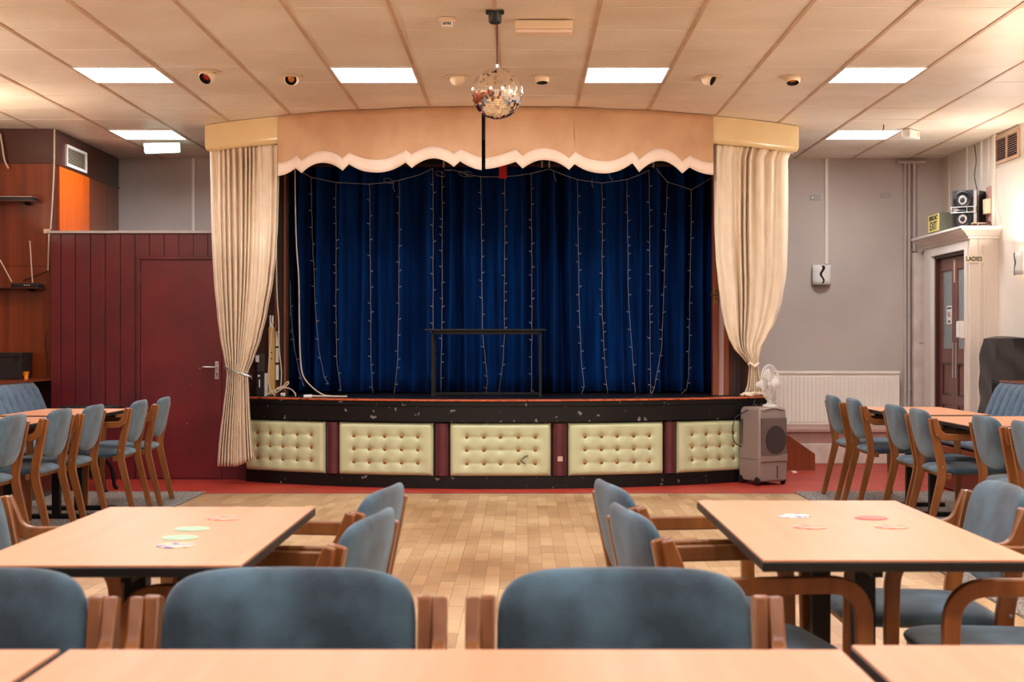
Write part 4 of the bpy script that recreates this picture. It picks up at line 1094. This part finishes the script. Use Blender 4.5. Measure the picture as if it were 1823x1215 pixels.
# electrical box and cable
t = thing('junction_box', (XR-.03, 13.62, 2.38), 'brown wooden board with beige junction box on the right wall above the porch', 'junction box')
box('board', 'pink_paint', XR-.03, XR-.012, 13.55, 13.72, 2.27, 2.66, t, bevel=.002)
box('box', 'cream_plastic', XR-.075, XR-.03, 13.57, 13.68, 2.40, 2.54, t, bevel=.006)
t = thing('cable_heap', (XR-.1, 13.6, 2.2665), 'small heap of brown and cream cables on the porch beside the loudspeaker', 'cables')
for k, m_ in enumerate(('wire', 'rust', 'wire')):
    rr = random.Random(k); pts = [Vector((XR-.20+.16*rr.random(), 13.45+.25*rr.random(), 2.275+.05*rr.random())) for _ in range(7)]
    MB().tube(smooth_path(pts), .006, 5).build('cable', m_, t, smooth=True)
XA = XR-.02
tag(MB().tube(smooth_path([Vector((XA, 14.1, CEIL-.02)), Vector((XA, 14.05, 2.95)), Vector((XA, 14.1, 2.8)), Vector((XA, 13.98, 2.6)), Vector((XA-.02, 13.9, 2.45))]), .004, 6).build('cable', 'black_wire', smooth=True), 'thin wavy dark cable coming down the right wall to the loudspeaker', 'cable')
tag(MB().tube(smooth_path([Vector((XR-.025, 13.44, 2.78)), Vector((XR-.025, 13.42, 2.5)), Vector((XR-.025, 13.3, 2.28))]), .004, 6).build('cable', 'wire', smooth=True), 'thin pale cable looping down the white panel at far right', 'cable')
tag(MB().tube(smooth_path([Vector((PX(1626, YB), YB-.01, PZ(390, YB))), Vector((PX(1623, YB), YB-.012, PZ(440, YB))), Vector((PX(1630, YB), YB-.02, PZ(458, YB))), Vector((PX(1648, 15.0), 15.0, PZ(444, 15.0)))]), .004, 6).build('cable', 'black_wire', smooth=True), 'thin black cable on grey wall joining the corner of the door surround', 'cable')
# black covered equipment
t = thing('covered_equipment', (4.15, 12.85, 0), 'black quilted cover draped over a tall box by the right wall', 'cover')
def cov(u, v):
    # around the box perimeter u, v up the side then over the top
    per = [(4.12, 13.22), (4.0, 13.0), (3.98, 12.56), (4.34, 12.52), (4.345, 13.2)]
    L_ = u*4; i = min(3, int(L_)); f = L_-i; a, b = per[i], per[i+1]
    x = a[0]+(b[0]-a[0])*f; y = a[1]+(b[1]-a[1])*f
    z = 1.235*min(1, v/.85); k = 0 if v < .85 else (v-.85)/.15
    lean = .09*(z/1.235); x = min(4.345, x+(lean if x < 4.2 else 0)); wr = .012*math.sin(z*9+u*7)+.008*math.sin(z*23+u*19)
    cx_, cy_ = 4.2, 12.85
    return (x+(cx_-x)*k+(wr if x < 4.3 else 0), y+(cy_-y)*k+(wr if y < 12.7 else 0)*(1-k), z+.02*math.sin(k*PI/2))
MB().grid(61, 41, cov).build('cover', 'leather_cover', t, smooth=True, ang=60)
# evaporative cooler
t = thing('air_cooler', (0, 0, 0), 'taupe grey portable air cooler on castors in front of the stage', 'air cooler')
W_, D_, H_ = .294, .30, .655
prof_ = [(-W_/2, -D_/2+.0), (W_/2, -D_/2), (W_/2, D_/2), (-W_/2, D_/2)]
mb = MB()
def sect(z, s_, dy=0): return [(a*s_, b*s_+dy, z) for a, b in prof_]
rings = [mb._v(sect(.03, .99)), mb._v(sect(.22, 1.0)), mb._v(sect(.5, .95)), mb._v(sect(.625, .93)), mb._v(sect(.65, .86)), mb._v(sect(.655, .7))]
for a, b in zip(rings, rings[1:]):
    for k in range(4): mb.face([a[k], a[(k+1) % 4], b[(k+1) % 4], b[k]])
mb.face(rings[0][::-1]); mb.face(rings[-1]); mb.build('body', 'grey_plastic', t, bevel=.014, smooth=True, ang=60)
yf = -D_/2
box('grille_back', 'grille_mid', -W_/2+.025, W_/2-.012, yf+.0, yf+.016, .25, .565, t)
for i in range(26):
    z = .255+i*.012; box('grille_slat', 'grey_plastic' , -W_/2+.03, W_/2-.018, yf-.005, yf+.004, z, z+.0055, t)
mb = MB(); cxx, czz, rr_ = .02, .38, .105
for i in range(24):
    a0, a1 = 2*PI*i/24, 2*PI*(i+1)/24
    mb.face(mb._v([(cxx, yf-.0075, czz), (cxx+rr_*math.cos(a0), yf-.0075, czz+rr_*1.15*math.sin(a0)), (cxx+rr_*math.cos(a1), yf-.0075, czz+rr_*1.15*math.sin(a1))]))
mb.build('fan_guard', 'grey_dark', t, solid=.002)
mb = MB(); mb.prism([(-W_/2+.02, .25), (-.06, .245), (0, .235), (.06, .245), (W_/2-.01, .26), (W_/2-.01, .2), (-W_/2+.02, .2)], yf-.012, yf+.006, lambda a, b, h: (a, h, b)); mb.build('front_shell', 'grey_plastic', t, bevel=.003)
box('level_window', 'grey_dark', .035, .041, yf-.005, yf+.006, .06, .16, t)
box('seam', 'grey_dark', -W_/2-.001, -W_/2+.006, -D_/2+.02, D_/2-.02, .215, .218, t)
for i in range(22):
    z = .27+i*.013; box('side_vent', 'black_plastic', -W_/2+.003, -W_/2+.02, D_/2-.06, D_/2-.005, z, z+.006, t)
mb = MB(); mb.grid(12, 4, lambda u, v: (-W_*.36+W_*.72*u, yf*.78-.02+.03*math.sin(PI*u)*0-.012*v, .635+.022*math.sin(PI*u)-.012*v)); mb.build('top_lip', 'grey_plastic', t, smooth=True, solid=.006)
for sx in (-1, 1):
    for sy in (-1, 1):
        c = (sx*(W_/2-.03), sy*(D_/2-.03), 0); big = .03 if not (sx < 0) else .036
        MB().lathe([(0, -.012), (big*.75, -.012), (big, -.008), (big, .008), (big*.75, .012), (0, .012)], (c[0]-(.025 if sx < 0 else 0), c[1], big), 20, 'x').build('castor', 'black_plastic', t, smooth=True, ang=40)
t.location = (2.04, 12.41, 0); t.rotation_euler = (0, 0, math.radians(26))
# pedestal: desk fan on cooler
t = thing('desk_fan', (0, 0, 0), 'white desk fan with round wire guard standing on the air cooler', 'fan')
MB().lathe([(0, 0), (.06, 0), (.06, .012), (.03, .022), (.018, .03), (.016, .11), (0, .11)], (0, 0, 0), 24).build('stand', 'white_plastic', t, smooth=True, ang=45)
hub = Vector((0, .03, .185)); tl = Matrix.Translation(hub) @ Matrix.Rotation(-.12, 4, 'X')
MB().lathe([(0, .09), (.03, .085), (.04, .05), (.042, .01), (0, 0)], (0, 0, 0), 20, 'y', tl).build('motor', 'white_plastic', t, smooth=True)
GR = .168
mb = MB()
for i in range(44):
    a = 2*PI*i/44
    for s_ in (-1, 1):
        pts = [tl @ Vector((math.cos(a)*GR*f, -.045+s_*.034*math.sqrt(max(0, 1-f*f)), math.sin(a)*GR*f)) for f in (.25, .5, .75, .92, 1)]
        mb.tube(pts, .0013, 3, False)
for f, s_ in ((1, 0), (.96, -1), (.96, 1), (.6, -1), (.27, -1), (.6, 1)):
    pts = [tl @ Vector((math.cos(2*PI*k/40)*GR*f, -.045+s_*.034*math.sqrt(max(0, 1-f*f)), math.sin(2*PI*k/40)*GR*f)) for k in range(41)]
    mb.tube(pts, .003 if f == 1 else .0014, 5, False)
o = mb.build('wire_guard', 'white_plastic', t); o['kind'] = 'stuff'
MB().lathe([(0, -.088), (.03, -.086), (.045, -.079), (.045, -.072), (0, -.072)], (0, 0, 0), 24, 'y', tl).build('guard_badge', 'white_plastic', t, smooth=True, ang=50)
MB().lathe([(0, -.07), (.024, -.066), (.03, -.03), (0, -.03)], (0, 0, 0), 20, 'y', tl).build('blade_hub', 'white_plastic', t, smooth=True, ang=50)
for k in range(3):
    def bl_(u, v):
        a = 2*PI*k/3+(-.35+.95*u)*(.4+.6*v); r = .025+.118*v*(1-.12*(2*u-1)**2)
        return tl @ Vector((math.cos(a)*r, -.045+.028*(u-.5), math.sin(a)*r))
    MB().grid(9, 7, bl_).build('blade', 'white_plastic', t, smooth=True, solid=.002)
t.location = (2.10, 12.44, .6555); t.rotation_euler = (0, 0, math.radians(52))
# cooler cable
cable([(1345,706,12.62),(1340,724,12.45),(1325,734,12.33),(1309,745,12.28),(1304,770,12.28),(1308,788,12.3),(1320,796,12.36)], .004, 'black_wire', 'thin black cable looping from the stage edge down to the air cooler')

# ================================================================== LEFT SIDE THINGS
def shelf(z, x1, label):
    t = thing('wall_shelf', (-4.6, YW, z), label, 'shelf')
    box('board', 'wallwood_dark', XL+.02, x1, YW-.22, YW, z-.012, z, t, bevel=.002)
    box('bracket', 'black_metal', x1-.12, x1-.1, YW-.16, YW, z-.03, z-.012, t)
shelf(PZ(357, 12.95), PX(62, 12.95), 'dark upper wall shelf carrying a flat black box')
shelf(PZ(512, 12.95), PX(70, 12.95), 'dark lower wall shelf carrying a router with antennas')
z = PZ(357, 12.95)
t = thing('set_top_box', (-4.6, 13.0, z), 'flat black box lying on the upper wall shelf at far left', 'electronic box')
box('case', 'black_plastic', -4.85, PX(56, 12.95), 12.94, 13.1, z, z+.03, t, bevel=.003)
box('lid_plate', 'silver', -4.86, PX(64, 12.95)-.03, 12.93, 13.1, z+.03, z+.036, t)
z = PZ(512, 12.95)
t = thing('router', (PX(46, 12.95), 12.99, z), 'small black router with two upright antennas on the lower shelf', 'router')
box('case', 'black_plastic', PX(20, 12.95), PX(70, 12.95), 12.93, 13.08, z, z+.038, t, bevel=.008)
for k in range(3): box('indicator', 'white_plastic', PX(44+k*4, 12.95), PX(46+k*4, 12.95), 12.927, 12.93, z+.015, z+.022, t)
MB().tube([P(21, 502, 13.05), P(0, 463, 13.05)], .006, 6).build('antenna', 'cream_plastic', t, smooth=True)
MB().tube([P(58, 503, 13.05), P(53, 429, 13.05)], .006, 6).build('antenna', 'cream_plastic', t, smooth=True)
cable([(97,230),(96,300),(93,360),(90,408)], .007, 'wire', 'cream cable running down the corner of the wooden wall to the partition', 13.10)
cable([(87,415),(86,450),(85,482)], .007, 'wire', 'short cream cable on the wooden wall left of the partition', 13.10)
cable([(85,483),(65,491),(42,500)], .005, 'black_wire', 'black cable from the wooden wall to the router', 13.08)
cable([(0,238),(4,260),(8,285),(15,300)], .008, 'wire', 'cream cable hanging down the dark wooden wall at far left', 13.08)
cable([(84,590),(80,610),(84,650),(81,690),(86,715),(82,740)], .004, 'rust', 'thin reddish cable trailing down the wooden wall by the bench', 13.10)
t = thing('switch', (PX(83, 13.1), 13.1, PZ(415, 13.1)), 'small white socket at the top corner of the partition', 'socket')
box('plate', 'cream_plastic', PX(78, 13.1), PX(88, 13.1), 13.09, 13.13, PZ(416, 13.1), PZ(408, 13.1), t, bevel=.002)
# benches
def bench(sgn, xt, y0, y1, label, dp=.60):
    """sgn=+1: seat faces +X (left wall)"""
    t = thing('bench', (xt, (y0+y1)/2, 0.0), label, 'bench'); zs, ztp = .45, .865
    xw = XL+.02 if sgn > 0 else XR-.025
    def X(d): return xt+sgn*d
    # ledge
    box('ledge', 'wallwood', xw, X(.02), y0, y1+(.7 if sgn > 0 else 0), ztp+.0, ztp+.016, t, bevel=.003)
    if sgn > 0: box('end_panel', 'wallwood_dark', xw, X(-.02), y1+.66, y1+.7, .012, ztp, t)
    MB().prism([(X(-.04), .012), (X(.16), .012), (X(.16), .4), (X(.0), ztp-.002), (X(-.04), ztp-.002)], y1, y1+.02, lambda a, b, h: (a, h, b)).build('end_board', 'wallwood', t, bevel=.002)
    box('base', 'wallwood_dark', X(.12), X(dp), y0, y1, .012, .36, t, bevel=.004)
    box('base_rail', 'wallwood', X(dp-.005), X(dp+.012), y0, y1, .30, .36, t, bevel=.003)
    L_ = y1-y0; ch = .16; n = int(L_/ch)
    def bk(u, v):
        s_ = u*n; f = s_-int(s_) if u < 1 else 1; pf = .02*math.sqrt(max(0, 1-(2*f-1)**2))
        a = X(.17)+(X(0)-X(.17))*v; e = math.sin(PI*min(1, v*1.0))**.3*.03 if 0 < v < 1 else 0
        return (a+sgn*(pf*(1 if 0 < v < 1 else .2)+e), y0+L_*u, zs-.03+(ztp-zs+.03)*v)
    MB().grid(n*10+1, 9, bk).build('backrest', 'velour_bench', t, smooth=True, ang=75, solid=.01)
    m_ = 3; sl = L_/m_
    for k in range(m_):
        out = [(sx*(dp-.13)/2*abs(math.cos(q))**.35*(1 if math.cos(q) >= 0 else -1), sl/2*.985*abs(math.sin(q))**.22*(1 if math.sin(q) >= 0 else -1)) for q in [2*PI*i/40 for i in range(40)] for sx in (1,)]
        cx_, cy_ = X((dp+.18)/2), y0+sl*(k+.5)
        MB().pillow(out, .045, lambda a, b, w_: (cx_+a, cy_+b, .405+w_), pw=6).build('seat_cushion', 'velour_bench', t, smooth=True, ang=75)
    return t
bench(1, -4.17, 8.0, 12.4, 'blue channelled bench along the left wall with wooden ledge', .49)
bench(-1, 4.05, 7.4, 12.36, 'blue channelled bench along the right wall below the black cover')
# trunk on ledge
t = thing('black_case', (-4.6, 12.85, .882), 'black hard case standing on the wooden ledge at far left', 'case')
xr = PX(38, 12.7); box('body', 'black_plastic', -4.9, xr, 12.7, 12.98, .882, 1.07, t, bevel=.004)
box('lid', 'black_plastic', -4.905, xr+.005, 12.695, 12.985, 1.072, 1.112, t, bevel=.004)
box('catch', 'black_metal', xr-.06, xr-.03, 12.69, 12.7, 1.03, 1.09, t); box('catch', 'black_metal', xr-.25, xr-.22, 12.69, 12.7, 1.03, 1.09, t)
t = thing('orange_figurine', (PX(45, 12.7), 12.72, .882), 'small orange object on the ledge beside the black case', 'ornament')
MB().lathe([(0, 0), (.022, 0), (.018, .02), (.026, .05), (.03, .065), (.0, .06)], (PX(45, 12.7), 12.72, .882), 10).build('cup', 'orange_toy', t, smooth=True)
box('handle', 'orange_toy', PX(40, 12.7), PX(42, 12.7), 12.71, 12.73, .91, .94, t)
# round pub table
c = (PX(162, 11.75), 11.75)
t = thing('round_table', (c[0], c[1], 0), 'small round black pub table near the maroon partition', 'table')
MB().lathe([(0, .668), (.24, .668), (.25, .676), (.25, .686), (.24, .69), (0, .69)], (c[0], c[1], 0), 48).build('table_top', 'black_metal', t, smooth=True, ang=40)
MB().lathe([(0, .12), (.03, .12), (.035, .2), (.025, .3), (.035, .45), (.03, .6), (.09, .668), (0, .668)], (c[0], c[1], 0), 20).build('column', 'black_metal', t, smooth=True, ang=50)
for k in range(4):
    a = PI/4+k*PI/2; dx, dy = math.cos(a), math.sin(a)
    pts = [Vector((c[0]+dx*r, c[1]+dy*r, z)) for r, z in ((.02, .22), (.1, .26), (.17, .2), (.2, .1), (.21, .03), (.235, .014))]
    MB().tube(smooth_path(pts), [.016]*25+[.02], 8).build('leg', 'black_metal', t, smooth=True)

# ================================================================== TABLES
TZ = .72
def pub_table(x0, x1, y0, y1, label, zf=0.0, grp=None, tz=TZ, ins=.3):
    c = ((x0+x1)/2, (y0+y1)/2); t = thing('dining_table', (c[0], c[1], zf), label, 'table', grp)
    def B(nm, m_, *a, **k): return box(nm, m_, *a, t, **k)
    MB().box(x0+.002, x1-.002, y0+.002, y1-.002, tz-.004, tz).build('table_top', 'laminate', t)
    MB().box(x0, x1, y0, y1, tz-.026, tz-.0035).build('edge', 'black_edge', t, bevel=.003)
    lx = (x1-x0) >= (y1-y0)
    if lx:   # long axis in X
        for s_ in (-1, 1):
            xx_ = c[0]+s_*((x1-x0)/2-.22)
            B('leg', 'black_metal', xx_-.025, xx_+.025, c[1]-.025, c[1]+.025, zf+.03, tz-.026)
            B('foot_bar', 'black_metal', xx_-.03, xx_+.03, y0+.06, y1-.06, zf, zf+.03, bevel=.004)
            B('top_bar', 'black_metal', xx_-.02, xx_+.02, y0+.06, y1-.06, tz-.05, tz-.026)
        B('stretcher', 'black_metal', x0+.22, x1-.22, c[1]-.012, c[1]+.012, tz-.07, tz-.045)
    else:
        for s_ in (-1, 1):
            yy_ = c[1]+s_*((y1-y0)/2-ins)
            B('leg', 'black_metal', c[0]-.025, c[0]+.025, yy_-.025, yy_+.025, zf+.03, tz-.026)
            B('foot_bar', 'black_metal', x0+.05, x1-.05, yy_-.03, yy_+.03, zf, zf+.03, bevel=.004)
            B('top_bar', 'black_metal', x0+.05, x1-.05, yy_-.02, yy_+.02, tz-.05, tz-.026)
        B('stretcher', 'black_metal', c[0]-.012, c[0]+.012, y0+.2, y1-.2, tz-.07, tz-.045)
    return t
pub_table(-1.20, -.602, 3.12, 4.24, 'beech topped table left of the dance floor with four coasters', ins=.295)
pub_table(.525, 1.125, 3.195, 4.41, 'beech topped table right of the dance floor with red coasters', ins=.35)
pub_table(-.705, .495, 1.66, 2.268, 'wide beech topped table across the bottom of the picture')
pub_table(-1.93, -.717, 1.66, 2.268, 'beech topped table at the bottom left corner')
pub_table(.515, 1.72, 1.70, 2.30, 'beech topped table at the bottom right corner')
CZ = .012
pub_table(2.50, 3.10, 9.68, 10.88, 'rear beech topped table on the right carpet, nearest the double door', CZ)
pub_table(2.56, 3.30, 8.40, 9.48, 'front beech topped table on the right carpet beside the bench', CZ, ins=.4)
pub_table(-3.45, -2.84, 9.6, 10.6, 'rear beech topped table on the left carpet near the round table', CZ, ins=.25)
pub_table(-3.50, -2.90, 8.2, 9.4, 'front beech topped table on the left carpet', CZ, ins=.31)

# coasters
def coaster(px, py, m, label):
    Y = (CH-TZ)*F/(py-VY); x = PX(px, Y)
    o = MB().lathe([(0, 0), (.044, 0), (.045, .001), (.044, .002), (0, .002)], (x, Y, TZ), 32).build('coaster', m, smooth=True, ang=40)
    # move origin
    o.data.transform(Matrix.Translation((-x, -Y, -TZ))); o.location = (x, Y, TZ+.0002); tag(o, label, 'coaster', 'round coasters on the tables')
coaster(399, 924, 'pink_c', 'purplish coaster farthest back on the left table')
coaster(342, 943, 'green_c', 'farther green coaster on the left table')
coaster(320, 958.5, 'green_c', 'nearer green coaster on the left table')
coaster(313, 972.5, 'blue_c', 'blue and yellow coaster nearest the front of the left table')
coaster(1414, 920, 'white_c', 'white and blue coaster on the right table')
coaster(1442, 939.5, 'pink_c', 'faded red coaster before the white one on the right table')
coaster(1551, 923.5, 'red_c', 'dark red coaster farthest back on the right table')
coaster(1587, 939, 'pink_c', 'faded red coaster at the right of the right table')

# ================================================================== CHAIRS
def make_chair():
    t = thing('armchair', (0, 0, 0), 'x', 'chair')
    pw = .026
    for s_ in (-1, 1):
        yi = s_*.232; yo = yi+s_*pw; yo2 = yo+s_*(pw+.001)
        path = round_path([(-.305, 0), (-.205, .415), (-.272, .735)], [.06])
        th = [.034+.016*min(1, i/3) if i < 2 else .05 for i in range(len(path))]
        path += [path[-1]+Vector((-.001, .004))]; th = [.036]+[.05]*(len(path)-3)+[.046, .03]
        MB().ribbon(path, th, min(yi, yo), max(yi, yo)).build('back_post', 'bentwood', t, smooth=True, ang=35, bevel=.004)
        path = round_path([(.225, 0), (.215, .625), (-.233, .625), (-.263, .738)], [.09, .055], 8)
        n = len(path); th = [.034]+[.042]*(n-2)+[.026]
        MB().ribbon(path, th, min(yo+s_*.001, yo2), max(yo+s_*.001, yo2)).build('arm_frame', 'bentwood', t, smooth=True, ang=35, bevel=.004)
        for (sx, sz) in ((-.215, .45), (-.25, .64), (.215, .4)):
            MB().lathe([(0, .002), (.006, .0015), (.006, 0)], (sx, yo2 if s_ > 0 else yo2, sz), 8, 'y').build('bolt', 'silver', t) if s_ > 0 else MB().lathe([(0, -.002), (.006, -.0015), (.006, 0)], (sx, yo2, sz), 8, 'y').build('bolt', 'silver', t)
    for xx_ in (-.17, .17): box('seat_rail', 'bentwood', xx_-.012, xx_+.012, -.258, .258, .375, .41, t, bevel=.003)
    # seat
    out = [(.225*abs(math.cos(q))**.4*(1 if math.cos(q) >= 0 else -1)-.005, .228*abs(math.sin(q))**.3*(1 if math.sin(q) >= 0 else -1)) for q in [2*PI*i/56 for i in range(56)]]
    MB().pillow(out, .032, lambda a, b, w_: (a, b, .423+w_+.012*(1 if w_ > 0 else 0)*(-math.exp(-(a*a+b*b)/.02))*.5+.02*a+(.006*max(0, a-.15)/.08)*0), pw=5).build('seat', 'velour', t, smooth=True, ang=80)
    # backrest
    H = .285; out = []
    for q in [2*PI*i/64 for i in range(64)]:
        c_, s_ = math.cos(q), math.sin(q)
        if s_ >= 0: u = .229*abs(c_)**.42*(1 if c_ >= 0 else -1); v = H/2+H/2*abs(s_)**.42
        else: u = .229*abs(c_)**.75*(1 if c_ >= 0 else -1); v = H/2-H/2*abs(s_)**.62
        out.append((u, v))
    def bf(u, v, w_):
        z = .492+v*1.03; x = -.218-.24*(v)*.9+.0-.028*(1-(u/.23)**2)
        x = -.205-(z-.415)*.21-.026*(1-(u/.23)**2)+.004
        return (x+w_, u, z-w_*.2)
    MB().pillow(out, .03, bf, pw=4).build('backrest', 'velour', t, smooth=True, ang=80)
    return t
proto = make_chair(); usedp = False
def chair(x, y, deg, label, z=0.0, grp=None):
    """deg: heading of the sitter, 0 = +X"""
    global usedp
    if not usedp: o = proto; usedp = True
    else: o = copy_tree(proto)
    o.location = (x, y, z); o.rotation_euler = (0, 0, math.radians(deg)); o['label'] = label; o['group'] = grp or 'blue armchairs'
    return o
g1, g2 = 'armchairs along the left tables', 'armchairs along the right tables'
chair(-.421, 2.37, -90, 'blue armchair seen from close, centre left across the bottom')
chair(.182, 2.37, -90, 'blue armchair seen from close, centre right across the bottom')
chair(-1.012, 2.37, -90, 'blue armchair cut by the left edge at the bottom')
chair(.552, 3.70, 9, 'nearer of two armchairs on the dance floor side of the right table')
chair(.545, 4.36, 9, 'farther of two armchairs on the dance floor side of the right table')
chair(1.215, 3.68, 180, 'nearer armchair on the right side of the right table')
chair(1.115, 4.27, 180, 'farther armchair on the right side of the right table, backrest showing')
chair(-.65, 3.585, 171, 'nearer of two armchairs on the dance floor side of the left table')
chair(-.68, 4.235, 171, 'farther of two armchairs on the dance floor side of the left table')
chair(-1.28, 4.10, 0, 'armchair on the left side of the left table at the picture edge')
for (x, y, d, l) in ((-2.95, 10.82, 184, 'armchair farthest back in the left row, nearest the maroon door'), (-2.97, 10.22, 182, 'second armchair from the maroon door in the left row'),
                     (-3.06, 9.45, 181, 'third armchair from the maroon door in the left row'), (-3.09, 8.86, 180, 'fourth armchair from the maroon door in the left row'), (-3.13, 8.15, 180, 'nearest armchair of the left row, cut by the left edge')):
    chair(x, y, d, l, CZ, g1)
for (x, y, d, l) in ((2.66, 11.2, 0, 'armchair farthest back in the right row, nearest the radiator'), (2.68, 10.58, -1, 'second armchair from the radiator in the right row'),
                     (2.70, 9.50, 2, 'third armchair from the radiator in the right row'), (2.70, 8.90, -1, 'fourth armchair from the radiator in the right row'),
                     (2.83, 8.05, 1, 'fifth armchair from the radiator in the right row'), (2.85, 7.46, -1, 'nearest armchair of the right row, at the right edge')):
    chair(x, y, d, l, CZ, g2)
